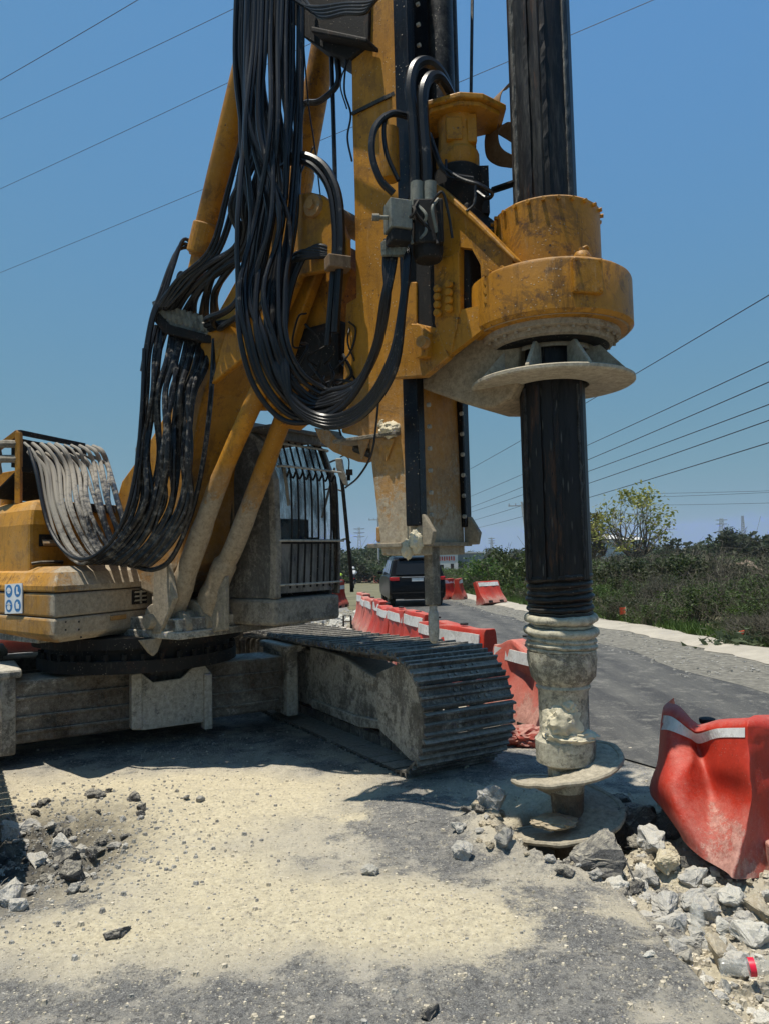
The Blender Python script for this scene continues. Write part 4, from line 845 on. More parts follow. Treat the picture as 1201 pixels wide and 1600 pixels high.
m = MB(); m.lathe(KX, [(.10, .24), (.085, .05), (.08, -.35)], 24, jit=.05); part('auger_stem', m, paint('stem_clay', (.07, .045, .03), .48, .7, darkamt=.8, rust=.8, scale=2), AUG, smooth=True)
m = MB(); RA = .325; n = 110; zt0 = .47; pitch = .31; st = R_(50); turns = 1.9
rsn = []
for i in range(n + 1):
    a = st - i / n * turns * 2 * math.pi; z = zt0 - i / n * turns * pitch; u = Vector((math.cos(a), math.sin(a), 0)); row = []
    rr_ = RA * (1 + .02 * noise.noise(Vector((a * 2, 0, 5)))) * min(1, .55 + i / n * 9)
    for r, dz in ((.08, .015), (.20, .018), (rr_ - .035, .008), (rr_ - .030, .015), (rr_ - .006, .017), (rr_, .006), (rr_ - .006, -.008), (rr_ - .05, -.012), (.20, -.03), (.08, -.08)): row.append(KX + u * r + ZV * (z + dz + .006 * noise.noise(Vector((a * 5, r * 20, 1)))))
    rsn.append(row)
m.rings(rsn, True, True); part('auger_flight', m, paint('clay_flight', (.14, .13, .12), .60, .5, darkamt=.5, dcol=(.38, .335, .25), scale=1.6), AUG, smooth=True)
u0 = KX + Vector((-.02, -.15, 0)); part('clay_lump', lump(KX + Vector((-.03, -.10, kz(1125))), (.11, .075, .11), 21), MCLAY, AUG, smooth=True); part('clay_lump', lump(KX + Vector((.01, -.08, kz(1148))), (.15, .10, .045), 22), MCLAY, AUG, smooth=True); part('clay_lump', lump(KX + Vector((.0, -.1, kz(1100))), (.06, .06, .05), 25), MCLAY, AUG, smooth=True)
part('clay_lump', lump(KX + Vector((-.12, -.16, .10)), (.13, .10, .03), 23), simple('tan_soil', (.34, .28, .19), .95, var=.3, scale=20, bumpd=.02), AUG, smooth=True)
m = MB(); m.rings([[KX + Vector((r * math.cos(a), r * math.sin(a), z)) for a in [k * math.pi / 9 for k in range(18)]] for r, z in ((.29, -.09), (.31, -.05), (.31, -.02), (.27, .0))], True, True)

# ---------------- hoses
hc = [0]
def hose(pts, r=.024, mat=MH0, wob=.0, name='hose'):
    hc[0] += 1; P_ = []
    for x, y, D in pts: P_.append(P(x, y, D))
    m = MB(); m.tube(cr(P_, 7), r, 8); return part(name, m, mat, RIG, smooth=True)
rh = random.Random(3); J = lambda s: rh.uniform(-s, s)
# front loops: down from above, round the bottom, up to the rotary valve block
for i in range(10):
    t = (i + J(.35)) / 9; x0 = 384 + ((i * 5) % 9) / 8 * 62 + J(6); xb = 372 + t * 72; yb = 662 - t * 46 + J(4)
    hose([(x0 + 4, -60, 4.95), (x0, 60, 4.92), (x0 - 4 + J(11), 200, 4.86 + J(.08)), (xb + 12 + J(12), 340, 4.80 + J(.08)), (xb - 4 + J(9), 450, 4.74 + J(.05)), (xb + 5, 530 + J(6), 4.68), (xb + 28, 605 - t * 24, 4.72), (xb + 74 - t * 12, yb - 8 + J(3), 4.78), (506 + t * 14, yb - 8 + J(4), 4.72), (552 + t * 8, 616 - t * 20 + J(5), 4.58), (588 + J(5), 545 - t * 10, 4.40), (602 + J(4), 470, 4.24), (603 + t * 14 + J(2), 415, 4.24), (604 + t * 16, 375, 4.28)], .0135 + rh.random() * .0065, MH1 if i % 2 else MH0)
for i in range(4):                                     # longer ones that come out at the right
    t = i / 3; x0 = 452 + i * 7 + J(4)
    hose([(x0, -60, 5.0), (x0 - 2, 150, 4.96), (x0 - 12 + J(5), 330, 4.9), (418 + i * 9, 470, 4.8), (428 + i * 7, 570, 4.7), (462 + J(5), 630 + i * 3, 4.7), (515, 652 + i * 5, 4.66), (570, 628 + i * 6, 4.46), (610 + i * 2, 560 + i * 6, 4.22), (627 + i, 480, 4.18), (634 + i, 410, 4.2), (636, 390, 4.24)], .021, MH1 if i % 2 else MH0)
for i in range(6):                                     # straight drops beside the loops, to the left of them
    x0 = 380 + i * 13 + J(5); hose([(x0, -60, 5.25), (x0 + J(10), 120, 5.22), (x0 + 8 + J(12), 260, 5.2), (x0 + 6 + J(10), 380, 5.2), (x0 - 20 + J(8), 470, 5.25), (x0 - 60 + J(10), 500 + J(10), 5.45), (330 + J(14), 508 + J(8), 5.75)], .022, MH1 if i % 2 else MH0)
for i in range(11):                                    # bundle running down and left to the bracket
    t = i / 10; bxx = 246 + t * 96; byy = 486 + t * 18; x0 = 392 + J(22) + t * 20
    hose([(x0, -60, 5.15), (x0 + J(8), 100, 5.18), (x0 + 14 + J(12), 230, 5.22), (x0 - 4 + J(12), 320, 5.28), (372 + t * 26 + J(8), 382 + J(10), 5.4), (318 + t * 36 + J(8), 424 + J(10), 5.55), (272 + t * 70 + J(6), 458 + J(6), 5.68), (bxx, byy, 5.78 + .2 * t)], .021 + rh.random() * .004, MH1 if i % 4 == 1 else MH0)
for i in range(4):                                     # outermost thin ones over the cylinder
    hose([(394 + i * 3, 60, 5.2), (388 - i, 180, 5.3), (372 - 6 * i + J(4), 300, 5.4), (345 - 6 * i, 390, 5.5), (300 - 8 * i, 440 + J(5), 5.6), (262 - 4 * i, 480, 5.7)], .014, MH1)
for i in range(3):
    hose([(310 - i * 3, 392 - i * 3, 5.9), (288 - i * 4, 374 + i * 8, 5.85), (272 - i * 3, 415, 5.8), (258 - i * 4, 460, 5.75), (240 - i * 2, 500, 5.72), (228 - i * 3, 580, 5.7), (222 - i * 3, 700, 5.72), (208 - 3 * i, 790, 5.75)][: 6 if i else 8], .015, MH1)
# bracket with fittings
q = [(236, 480), (246, 488), (262, 506), (330, 524), (342, 530), (342, 538), (326, 536), (254, 520), (238, 498)]
m = MB(); m.prism([P(x, y, 5.75) for x, y in q], (.12, .16, -.02)); BRK = part('hose_bracket', m, MDARK, RIG, bevel=.01)
for i in range(11):
    t = i / 10; c = P(250 + t * 88, 494 + t * 28, 5.80); m = MB(); u = Vector((-.25, -.05, .9)).normalized(); m.lathe(c, [(.028, -.10), (.034, -.09), (.034, -.03), (.024, -.02), (.036, .0), (.036, .05), (.028, .06), (.028, .12)], 8, ax=u); part('hose_fitting', m, MGREY, BRK)
# big U from the bracket to the rack
for i in range(19):
    t = (i + J(.4)) / 18; xs = 240 + t * 92; ys_ = 508 + t * 26; rk = t; mat = MH2
    xr_ = 44 + (1 - rk) * 116 if 0 else 46 + t * 108; yr = 692 + t * 6 + (14 if i % 2 else 0); Dr = 6.3 + .7 * t
    xm = 214 + t * 86; bott = 880 - 6 * abs(math.sin(i * 1.7)) + 2
    D0 = 5.80 + .1 * t
    hose([(xs, ys_, D0), (xs - 10 + J(3), ys_ + 44, 5.74), (xm + 8 + J(7), 620 + J(8), 5.70 + J(.08)), (xm + 3 + J(9), 710, 5.68 + J(.1)), (xm - 4 + J(8), 780 + t * 8, 5.68 + J(.06)), (xm - 30 + J(4), 838 + t * 6, 5.70), (xm - 68 + t * 6, 872 + t * 8, 5.74), (xr_ + 78 - t * 4, bott - 2, 5.82), (xr_ + 52 + J(4), 850 - t * 4, 5.95), (xr_ + 30 + J(5), 790, 6.1), (xr_ + 20 + J(4), 735 + J(5), Dr - .1), (xr_ + 8, 706 + (12 if i % 2 else 0), Dr - .06), (xr_ - 6, yr, Dr + .02)], (.012, .020, .016, .024, .018)[i % 5], mat)
hose([(226, 545, 5.7), (222, 640, 5.65), (212, 740, 5.62), (190, 820, 5.62), (150, 868, 5.66), (110, 868, 5.8), (76, 820, 6.0), (58, 740, 6.15), (46, 700, 6.25)], .017, MH1)
hose([(335, 530, 5.75), (330, 620, 5.7), (318, 720, 5.7), (300, 800, 5.72), (270, 870, 5.75), (240, 890, 5.8), (210, 884, 5.85)], .02, MH2)
# thick pair over the rotary head with steel ferrules
for pts in ([(648, 330, 4.24), (648, 250, 4.22), (644, 180, 4.22), (640, 135, 4.22), (648, 104, 4.25), (668, 97, 4.3), (690, 118, 4.38), (704, 155, 4.45)], [(667, 330, 4.22), (666, 260, 4.20), (661, 190, 4.20), (660, 145, 4.2), (670, 122, 4.24), (686, 122, 4.3), (702, 148, 4.4), (708, 168, 4.48)]): hose(pts, .034, MH1)
for x in (651, 671):
    a, b = P(x, 324, 4.2), P(x, 286, 4.2); m = MB(); m.tube([a, b], .040, 10); part('ferrule', m, MGREY, HEAD, smooth=True)
hose([(640, 182, 4.3), (610, 178, 4.25), (586, 200, 4.2), (581, 240, 4.18), (594, 280, 4.18), (614, 302, 4.2)], .021, MH1); hose([(640, 186, 4.32), (612, 176, 4.28), (600, 196, 4.24), (604, 240, 4.22), (622, 282, 4.22)], .013, MH0)
hose([(446, 245, 5.0), (478, 244, 4.95), (508, 262, 4.9), (528, 305, 4.85), (533, 370, 4.82), (530, 430, 4.82), (524, 520, 4.85)], .030, MH1)
hose([(440, 262, 5.02), (462, 250, 4.98), (492, 262, 4.92), (516, 300, 4.88), (524, 370, 4.86), (520, 440, 4.86), (512, 540, 4.9)], .024, MH0)
for i in range(6): hose([(540 - i * 4, 400, 4.95), (498 - i * 6 + J(4), 384 + i * 4, 4.95), (470 - i * 4, 410 + J(6), 4.98), (452 - i * 3, 470 + J(8), 5.0), (446 + J(5), 540, 5.0)][: 5], .016, MH0 if i % 2 else MH1)
m = MB(); c = P(528, 412, 4.82); m.box(c, (.075, .03, 0), (-.02, .05, 0), (0, 0, .045)); part('hose_clamp', m, MSTR, RIG, bevel=.01)
# hydraulics of the link: clutter of pipes under the mast's left side
for i in range(16):
    x = 470 + rh.random() * 80; y = 480 + rh.random() * 120
    hose([(x, y, 4.95 + J(.1)), (x + J(25), y + 20 + J(15), 4.9), (x + J(30), y + 45 + J(20), 4.92), (x + J(30), y + 70 + J(20), 5.0)], .005 + rh.random() * .007, (MH0, MH1, MDARK)[i % 3], name='hydraulic_pipe')
for pts, r in (([(490, 230, 5.3), (470, 270, 5.2), (478, 250, 5.2)], .006), ([(526, 85, 5.1), (528, 130, 5.1), (500, 158, 5.15), (472, 168, 5.2), (468, 240, 5.2), (464, 330, 5.2)], .022), ([(518, 90, 5.15), (521, 180, 5.1), (524, 290, 5.05)], .016),
               ([(542, 85, 4.95), (538, 140, 4.95), (548, 178, 4.93), (543, 215, 4.93), (550, 252, 4.93)], .007), ([(546, 90, 4.9), (532, 130, 4.9), (542, 170, 4.9)], .005), ([(474, 60, 5.0), (482, 160, 5.0), (492, 230, 5.0), (500, 300, 5.0), (506, 340, 5.0)], .005),
               ([(592, 610, 4.6), (588, 660, 4.6), (580, 710, 4.62), (560, 745, 4.8), (540, 762, 5.5)], .007), ([(458, 60, 5.05), (462, 200, 5.05), (465, 320, 5.05), (455, 400, 5.05), (440, 470, 5.0)], .014), ([(690, 262, 4.3), (720, 280, 4.25), (750, 290, 4.22), (768, 302, 4.25), (760, 310, 4.3), (745, 300, 4.35)], .012), ([(696, 250, 4.3), (700, 275, 4.28), (740, 284, 4.25), (758, 292, 4.3)], .008),
               ([(670, 210, 4.35), (690, 262, 4.3), (712, 275, 4.3), (738, 280, 4.3)], .017), ([(742, 290, 4.2), (740, 318, 4.2), (728, 330, 4.2)], .008), ([(672, 318, 4.12), (690, 300, 4.1), (700, 335, 4.12), (706, 372, 4.15)], .008)):
    hose(pts, r, MH1, name='cable')
# valve block
m = MB(); c = P(621, 340, 4.16); m.box(c, (.062, .02, 0), (-.02, .06, 0), (0, 0, .085)); VB = part('valve_block', m, MGREY, HEAD, bevel=.006)
m = MB(); c2 = P(622, 374, 4.17); m.box(c2, (.055, .02, 0), (-.02, .06, 0), (0, 0, .035)); m.box(P(668, 352, 4.22), (.085, .0, 0), (0, .07, 0), (0, 0, .13)); m.lathe(P(668, 395, 4.25), [(.08, -.05), (.09, 0), (.09, .14)], 16); part('valve_block', m, MDARK, HEAD, bevel=.01)
m = MB(); m.lathe(P(606, 340, 4.12), [(.012, 0), (.012, .05), (.02, .05), (.02, .09)], 10, ax=Vector((-1, -.1, 0))); part('plug', m, MGREY, HEAD, smooth=True)
for k in range(5): m = MB(); c = P(602 + k * 7, 392, 4.22); m.lathe(c, [(.022, -.03), (.026, 0), (.026, .05), (.018, .055)], 8); part('hose_fitting', m, MGREY, HEAD)
for k in range(10):
    a = P(650 + J(35), 325 + J(15), 4.16); m = MB(); m.tube(cr([a, a + Vector((J(.06), J(.05), -.08)), a + Vector((J(.1), J(.05), -.16 + J(.05)))]), .010, 6); part('hydraulic_pipe', m, MGREY if k % 3 == 0 else MDARK, HEAD, smooth=True)
m = MB(); c = P(608, 232, 4.45); m.lathe(c, [(.055, -.20), (.06, -.18), (.06, .12), (.04, .13)], 16); part('accumulator', m, MY, HEAD, smooth=True)
# ================================================================== ROCKS
rr = random.Random(11)
def rock_mesh(seed, flat=.7, n=18, ang=0.0):
    q = random.Random(seed); bm = bmesh.new()
    for _ in range(n):
        v = Vector((q.gauss(0, 1), q.gauss(0, 1), q.gauss(0, 1))).normalized(); s = q.uniform(.8, 1.05); bm.verts.new((v.x * s, v.y * s * q.uniform(.75, 1), v.z * s * flat))
    bmesh.ops.convex_hull(bm, input=bm.verts); bmesh.ops.delete(bm, geom=[v for v in bm.verts if not v.link_faces], context='VERTS')
    bmesh.ops.bevel(bm, geom=bm.edges[:], offset=.05, segments=1, affect='EDGES')
    bmesh.ops.triangulate(bm, faces=bm.faces[:]); bmesh.ops.subdivide_edges(bm, edges=bm.edges[:], cuts=3, use_grid_fill=True)
    for v in bm.verts: v.co += v.co.normalized() * noise.fractal(v.co * 2.2 + Vector((seed, 3, 1)), .75, 2, 7) * .15
    me = bpy.data.meshes.new('rock'); bm.to_mesh(me); bm.free(); return me
ROCKS = {}
def rock_proto(i, mat, flat):
    k = (i, mat.name, flat)
    if k not in ROCKS: me = rock_mesh(i * 7 + int(flat * 10), flat, 12 + i % 4 * 3); me.materials.append(mat); ROCKS[k] = me
    return ROCKS[k]
def rock(name, px, py, wpx, mat, label, cat='rock', group=None, flat=.7, sx=1, sy=1, rot=None, seed=None, sink=.25, lift=0, xy=None, wm=None):
    if xy is None: q = G(px, py, 0); x, y = q.x, q.y; r = wpx / FPX * y / 2 * 1.25
    else: x, y = xy; r = wm
    me = rock_proto((seed if seed is not None else rr.randrange(9)), mat, flat)
    o = bpy.data.objects.new(name, me); COL.objects.link(o); o.scale = (r * sx, r * sy, r)
    o.location = (x, y, gheight(x, y) + r * flat * (1 - sink * 2) * .9 + lift)
    o.rotation_euler = rot if rot else (rr.uniform(-.35, .35), rr.uniform(-.35, .35), rr.uniform(0, 6.28))
    tag(o, label, cat, group); return o
BIG = [
 ('concrete_chunk', 722, 1342, 32, MST, 'pale grey angular stone standing alone on sandy asphalt left of the auger', .9, None),
 ('concrete_chunk', 716, 1306, 26, MST, 'smaller grey stone just behind the lone angular stone left of the auger', .7, None),
 ('concrete_chunk', 790, 1338, 36, MST, 'dark faced grey stone in front of the auger hole, left of the rubble', .8, None),
 ('concrete_chunk', 768, 1280, 40, MST, 'upright pale grey slab piece at the left rim of the auger hole', 1.0, None),
 ('limestone_pebble', 580, 1368, 26, MSTW, 'white rounded stone lying alone on the sandy asphalt in the foreground', .6, None),
 ('asphalt_chunk', 806, 1292, 66, MSTD, 'dark layered asphalt slab tilted at the left side of the auger hole', .6, (.5, .35, .5)),
 ('asphalt_chunk', 925, 1350, 92, MSTD, 'large wedge of black tarred asphalt pointing up below the auger', .55, (.3, -.95, .5)),
 ('concrete_chunk', 912, 1340, 62, MST, 'flat grey broken face leaning on the black asphalt wedge', .55, (.9, -.5, .2)),
 ('concrete_chunk', 864, 1352, 34, MST, 'grey stone left of the black asphalt wedge', .8, None),
 ('asphalt_chunk', 880, 1350, 26, MSTD, 'small black tarred chunk between two grey stones left of the wedge', .9, None),
 ('asphalt_chunk', 962, 1378, 44, MSTD, 'rough black asphalt lump right of the large black wedge', .8, None),
 ('asphalt_chunk', 1050, 1300, 50, MSTD, 'black asphalt chunk tucked under the left corner of the crumpled red barrier', 1.0, None),
 ('asphalt_boulder', 985, 1290, 100, MSTD, 'big shadowed lump of dark asphalt right of the auger', .7, None),
 ('concrete_chunk', 1018, 1330, 50, MST, 'rough grey stone leaning against the dark asphalt by the red barrier', .9, None),
 ('limestone_rock', 1042, 1352, 44, MSTY, 'pale yellow limestone rock in the rubble left of the red barrier', .8, None),
 ('concrete_chunk', 1000, 1350, 30, MSTW, 'small white stone left of the yellow limestone rock', .8, None),
 ('concrete_chunk', 1010, 1398, 56, MST, 'wide grey stone with a flat top in the middle of the rubble', .6, (.3, .1, 1)),
 ('concrete_chunk', 1042, 1392, 48, MST, 'pale grey wedge beside the wide flat topped stone', .9, (.1, .6, .3)),
 ('concrete_chunk', 978, 1385, 30, MSTW, 'white cornered stone next to the black lump', .9, None),
 ('concrete_chunk', 1084, 1362, 42, MST, 'grey stone at the foot of the crumpled red barrier', .9, None),
 ('concrete_chunk', 1100, 1400, 52, MST, 'lumpy grey stone in front of the crumpled red barrier', .7, None),
 ('concrete_chunk', 1140, 1396, 40, MSTW, 'whitish stone below the bottom corner of the red barrier', .7, None),
 ('concrete_chunk', 1180, 1412, 58, MSTB, 'tan stone at the right edge below the red barrier', .7, None),
 ('concrete_chunk', 1140, 1425, 46, MST, 'grey fractured stone between the tan stone and the clear bottle', .8, None),
 ('concrete_chunk', 1168, 1450, 56, MSTW, 'large whitish chunk at the right edge above the red capped bottle', .7, None),
 ('limestone_rock', 1124, 1460, 58, MSTB, 'crumbly tan rock right of the clear bottle', .9, None),
 ('concrete_chunk', 1150, 1478, 44, MST, 'grey chunk right of the crumbly tan rock', .7, None),
 ('asphalt_chunk', 1030, 1432, 100, MSTD, 'long thin dark asphalt slab lying along the broken pavement edge', .32, (.05, .12, -.6)),
 ('limestone_rock', 1060, 1472, 22, MSTY, 'small yellow stone at the end of the long dark asphalt slab', .8, None),
 ('limestone_pebble', 1012, 1494, 20, MSTW, 'small flat white pebble on the grey pavement near its broken edge', .45, None),
 ('asphalt_chunk', 118, 1362, 46, MSTD, 'black angular asphalt block at the right of the left rubble patch', .7, None),
 ('asphalt_chunk', 104, 1340, 48, MSTD, 'dark brownish chunk behind the black block in the left rubble', .55, None),
 ('concrete_chunk', 100, 1318, 34, MST, 'grey upright chunk at the top of the left rubble patch', .9, None),
 ('concrete_chunk', 128, 1318, 36, MST, 'grey chunk beside a dark flat sliver in the left rubble', .6, None),
 ('asphalt_chunk', 150, 1316, 28, MSTD, 'dark flat sliver at the right tip of the left rubble patch', .4, None),
 ('concrete_chunk', 14, 1400, 50, MST, 'large pale chunk at the left edge of the picture', .7, None),
 ('concrete_chunk', 14, 1305, 44, MST, 'shadowed grey boulder at the left edge in the rig shadow', .9, None),
 ('concrete_chunk', 60, 1340, 40, MST, 'shadowed flat chunk in the middle of the left rubble', .5, None),
 ('concrete_chunk', 28, 1412, 30, MST, 'small grey chunk right of the large pale chunk at the left edge', .7, None),
 ('asphalt_chunk', 672, 1582, 30, MSTD, 'dark brown clod at the bottom of the picture', .7, None),
]
for nm, px, py, wp, mat, lab, fl, rot in BIG: rock(nm, px, py, wp, mat, lab, 'rock', None, fl, rot=rot, seed=rr.randrange(14))
# the many smaller pieces
def scatter(n, gen, group, label, mats, name='rubble_chunk'):
    for _ in range(n):
        x, y, r = gen(); mt = rr.choice(mats); cw = {'broken_concrete': 'grey', 'white_limestone': 'whitish', 'tan_limestone': 'tan', 'tarred_asphalt_chunk': 'black'}[mt.name]
        lb, gr = (label, group) if '%s' not in label else (label % (cw, 'near the bottom right corner' if y < 3.1 and x > 0 else 'further back' if x > 0 else 'at the left'), group + ', ' + cw + (' near' if y < 3.1 else ' back'))
        rock(name, 0, 0, 0, mt, lb, 'rock', gr, rr.choice((.5, .7, .9)), xy=(x, y), wm=r, seed=rr.randrange(9), sink=.3)
def g_right():
    while 1:
        y = rr.uniform(2.55, 4.3); x = edge_x(y) + abs(rr.gauss(0, .40)) + .03
        if math.hypot(x - KX.x, y - KX.y) > .36 and not (x > 1.55 and y > 3.68): return x, y, min(.075, rr.lognormvariate(-3.4, .45)) * (.75 if y < 3.1 else 1.15)
def g_hole():
    a = rr.uniform(2.2, 6.0); d = rr.uniform(.34, .62); return KX.x + d * math.cos(a), KX.y + d * math.sin(a), rr.lognormvariate(-3.9, .4)
def g_left():
    return RUBL[0] + rr.gauss(0, .34), RUBL[1] + rr.gauss(0, .45), min(.08, rr.lognormvariate(-3.45, .5))
scatter(150, g_right, 'broken pavement rubble beside the slab edge', 'small %s stone in the rubble along the slab edge, %s', [MST, MST, MSTW, MSTW, MSTB])
scatter(30, g_hole, 'crumbs of spoil round the auger hole', 'small crumb of spoil lying round the auger hole', [MST, MSTB, MSTB])
def g_spoil():
    a = rr.uniform(-2.3, .9); d = rr.uniform(.36, .72); return KX.x + d * math.cos(a), KX.y + d * math.sin(a), min(.11, rr.lognormvariate(-2.95, .35))
scatter(26, g_spoil, 'tarred asphalt lumps right of the auger', 'dark tarred asphalt lump heaped to the right of the auger', [MSTD, MSTD, MSTD, MST], 'asphalt_lump')
def g_spoil2():
    a = rr.uniform(2.5, 4.6); d = rr.uniform(.36, .60); return KX.x + d * math.cos(a), KX.y + d * math.sin(a), min(.08, rr.lognormvariate(-3.3, .4))
scatter(26, g_spoil2, 'broken slab pieces left of the auger', 'broken slab piece in the spoil heap on the left of the auger', [MSTB, MST, MSTD, MSTB], 'pavement_chunk')
def g_foot():
    y = rr.uniform(3.25, 4.25); x = edge_x(y) + rr.uniform(.05, .75); return x, y, min(.09, rr.lognormvariate(-3.0, .35))
scatter(34, g_foot, 'rubble between the auger and the crumpled barrier', 'jagged grey concrete piece between the auger and the crumpled red barrier', [MST, MSTW, MST, MSTD], 'concrete_piece')
scatter(130, g_left, 'rubble in the pit at the left', 'small %s stone in the broken pavement pit %s', [MST, MSTD, MSTD])
# far heap of broken concrete behind the track, by the barrier row
for k in range(38):
    q = G(rr.uniform(505, 592), rr.uniform(958, 990)); rock('rubble_chunk', 0, 0, 0, MSTW if k % 2 else MST, 'piece of pale rubble heaped behind the crawler track', 'rock', 'rubble heap behind the crawler track', .6, xy=(q.x, q.y), wm=rr.uniform(.08, .22), seed=k % 9)
# pebbles: more than anyone could count
def pebbles(name, n, gen, mat, label):
    m = MB()
    for _ in range(n):
        x, y, r = gen(); z = gheight(x, y) if y < 10 else gz(y); k = 6; ph = rr.random() * 6; sy_ = rr.uniform(.6, 1); zt = r * rr.uniform(.5, .9)
        b = len(m.v)
        m.v += [Vector((x + r * math.cos(ph + 1.05 * j) * rr.uniform(.7, 1.1), y + r * sy_ * math.sin(ph + 1.05 * j) * rr.uniform(.7, 1.1), z - r * .2)) for j in range(6)]
        m.v += [Vector((x + r * .6 * math.cos(ph + 1.05 * j + .3), y + r * .6 * sy_ * math.sin(ph + 1.05 * j + .3), z + zt * rr.uniform(.8, 1.1))) for j in range(6)]
        m.f += [(b + j, b + (j + 1) % 6, b + 6 + (j + 1) % 6, b + 6 + j) for j in range(6)] + [tuple(b + 6 + j for j in range(6))]
    tag(part(name, m, mat, local=True), label, 'gravel', kind='stuff')
def g_all():
    y = 1.9 + 5.2 * rr.random() ** 1.5; x = rr.uniform(-.62, .62) * y
    return x, y, min(.022, rr.lognormvariate(-5.35, .5))
def g_right2():
    y = rr.uniform(2.3, 4.6); x = edge_x(y) + abs(rr.gauss(0, .45)); return x, y, min(.028, rr.lognormvariate(-4.6, .5))
def g_left2(): return RUBL[0] + rr.gauss(0, .45), RUBL[1] + rr.gauss(0, .5), min(.02, rr.lognormvariate(-4.8, .4))
MPB = simple('pebble_tan', (.44, .39, .30), .95, var=.5, scale=30); MPG = simple('pebble_grey', (.26, .25, .225), .95, var=.6, scale=30)
pebbles('pebbles', 9000, g_all, MPB, 'tan crumbs and pebbles strewn over the dusty asphalt')
pebbles('dark_grit', 1500, g_all, MPG, 'dark grit strewn over the dusty asphalt')
pebbles('spoil_gravel', 3000, g_right2, MPB, 'tan gravel between the rubble along the slab edge'); pebbles('pit_gravel', 2600, g_left2, MPG, 'grey gravel in the pit at the left')
def g_sh():
    y = rr.uniform(9, 34); x = rr.uniform(xr(y) - .4, xg(y)); return x, y, rr.uniform(.015, .05)
pebbles('shoulder_gravel', 1500, g_sh, MPG, 'grey gravel scattered on the far road shoulder')
def g_far(): 
    q = G(rr.uniform(490, 600), rr.uniform(955, 992)); return q.x, q.y, rr.uniform(.02, .07)
pebbles('heap_gravel', 500, g_far, MPB, 'pale gravel round the rubble heap behind the track')

# ================================================================== BARRIERS
def barrier_prof(Hh=.82):
    return [(-.24, 0), (-.24, .12), (-.20, .20), (-.14, .34), (-.105, .52), (-.09, .78), (-.075, Hh), (.075, Hh), (.09, .78), (.105, .52), (.14, .34), (.20, .20), (.24, .12), (.24, 0)]
def make_barrier(mat, seed, L=1.02, Hh=.82, wob=.012, base=None, label='', group=None, band=True, crush=0):
    r = empty('plastic_barrier', base, label, 'barrier', group)
    m = MB(); pr = barrier_prof(Hh); n = 13; sec = []
    for i in range(n):
        t = i / (n - 1); x = (t - .5) * L; e = 1 - max(0, (abs(t - .5) - .47) / .03) * .04; row = []
        for j, (y, z) in enumerate(pr):
            w_ = noise.noise(Vector((x * 2.5, z * 3, seed + (5 if y > 0 else 0)))) * wob * (1 if z > .02 else 0); rib = .012 * math.cos(t * 3 * 2 * math.pi) * (1 if .2 < z < .7 else 0)
            cz = z * (1 - crush * .12 * (1 + noise.noise(Vector((x * 3, seed, 0)))) * (z / Hh))
            row.append(Vector((x, (y + w_ * 2 - rib * (1 if y > 0 else -1)) * e, cz)))
        sec.append(row)
    m.rings(sec, True, True); body = part('shell', m, mat, r, local=True, smooth=True, ang=35, bevel=.008)
    if band:
        for s in (-1, 1):
            m = MB(); rows = []
            for i in range(9):
                t = .06 + .88 * i / 8; x = (t - .5) * L; w_ = noise.noise(Vector((x * 2.5, .68 * 3, seed + (5 if s > 0 else 0)))) * wob
                rows.append([Vector((x, s * (.103 + .006) + w_ * 2, .63 * (1 - crush * .09))), Vector((x, s * (.092 + .007) + w_ * 2, .765 * (1 - crush * .11))), Vector((x, s * (.085) + w_ * 2, .765 * (1 - crush * .11))), Vector((x, s * (.095) + w_ * 2, .63 * (1 - crush * .09)))])
            m.rings(rows, True, True); part('reflective_band', m, MWHT, r, local=True)
    m = MB(); m.lathe((0, 0, Hh - .012), [(.045, 0), (.045, .018), (.035, .022)], 12); part('filler_cap', m, MRUB, r, local=True)
    m = MB()
    for s in (-1, 1):
        for x in (-.25, .25): m.box((x, s * .236, .045), (.09, 0, 0), (0, .008, 0), (0, 0, .042))
    part('fork_slot', m, MDARK, r, local=True)
    return r
row = [(1.30, 6.95, -68), (.86, 8.35, -64), (.63, 9.35, -72), (.44, 10.4, -76), (.22, 11.5, -78), (.02, 12.6, -80), (-.12, 13.7, -82), (-.28, 14.8, -80), (-.42, 15.9, -84), (-.52, 17.0, -80)]
nth = ['nearest', 'second', 'third', 'fourth', 'fifth', 'sixth', 'seventh', 'eighth', 'ninth', 'farthest']
for i, (x, y, a) in enumerate(row):
    b = make_barrier(MPINK if i in (0, 7, 8, 9) else MRED, i * 3.1, base=(x, y, gz(y) + .015), wob=.05 if i == 0 else .02, crush=1 if i == 0 else .3 * (i % 3),
        label='%s red and white barrier of the row between crawler track and road' % nth[i] if i else 'faded dented red barrier with white band, nearest in the row beside the track', group='red and white barriers lined up along the near lane')
    b.rotation_euler.z = R_(a)
# far side of the road
for i, (px, py, a, tilt, lab) in enumerate(((698, 937, 60, 0, 'far roadside red barrier standing left of its close neighbour'), (718, 937, 75, -.06, 'far roadside red barrier standing close to the right of its neighbour'), (768, 946, 35, -.35, 'red barrier tipped over against the roadside bushes, beyond the hanging bar'))):
    q = G(px, py); b = make_barrier(MRED, 40 + i, base=(q.x, q.y, gz(q.y) + .03), label=lab, wob=.02); b.rotation_euler = (tilt, 0, R_(a))
for i, (px, py, D, lab) in enumerate(((590, 911, 84, 'tiny white sided barrier far along the right side of the road'), (572, 909, 92, 'tiny red barrier far off, second on the right side of the road'), (563, 907, 100, 'tiny red barrier far off, third on the right side of the road'), (533, 905, 62, 'tiny red barrier beyond the cab mirror pole, left lane edge'))):
    q = G(px, py); b = make_barrier(MPINK if i == 0 else MRED, 50 + i, base=(q.x, q.y, gz(q.y)), label=lab, wob=.01, Hh=.9); b.rotation_euler.z = R_(20 + 30 * i)
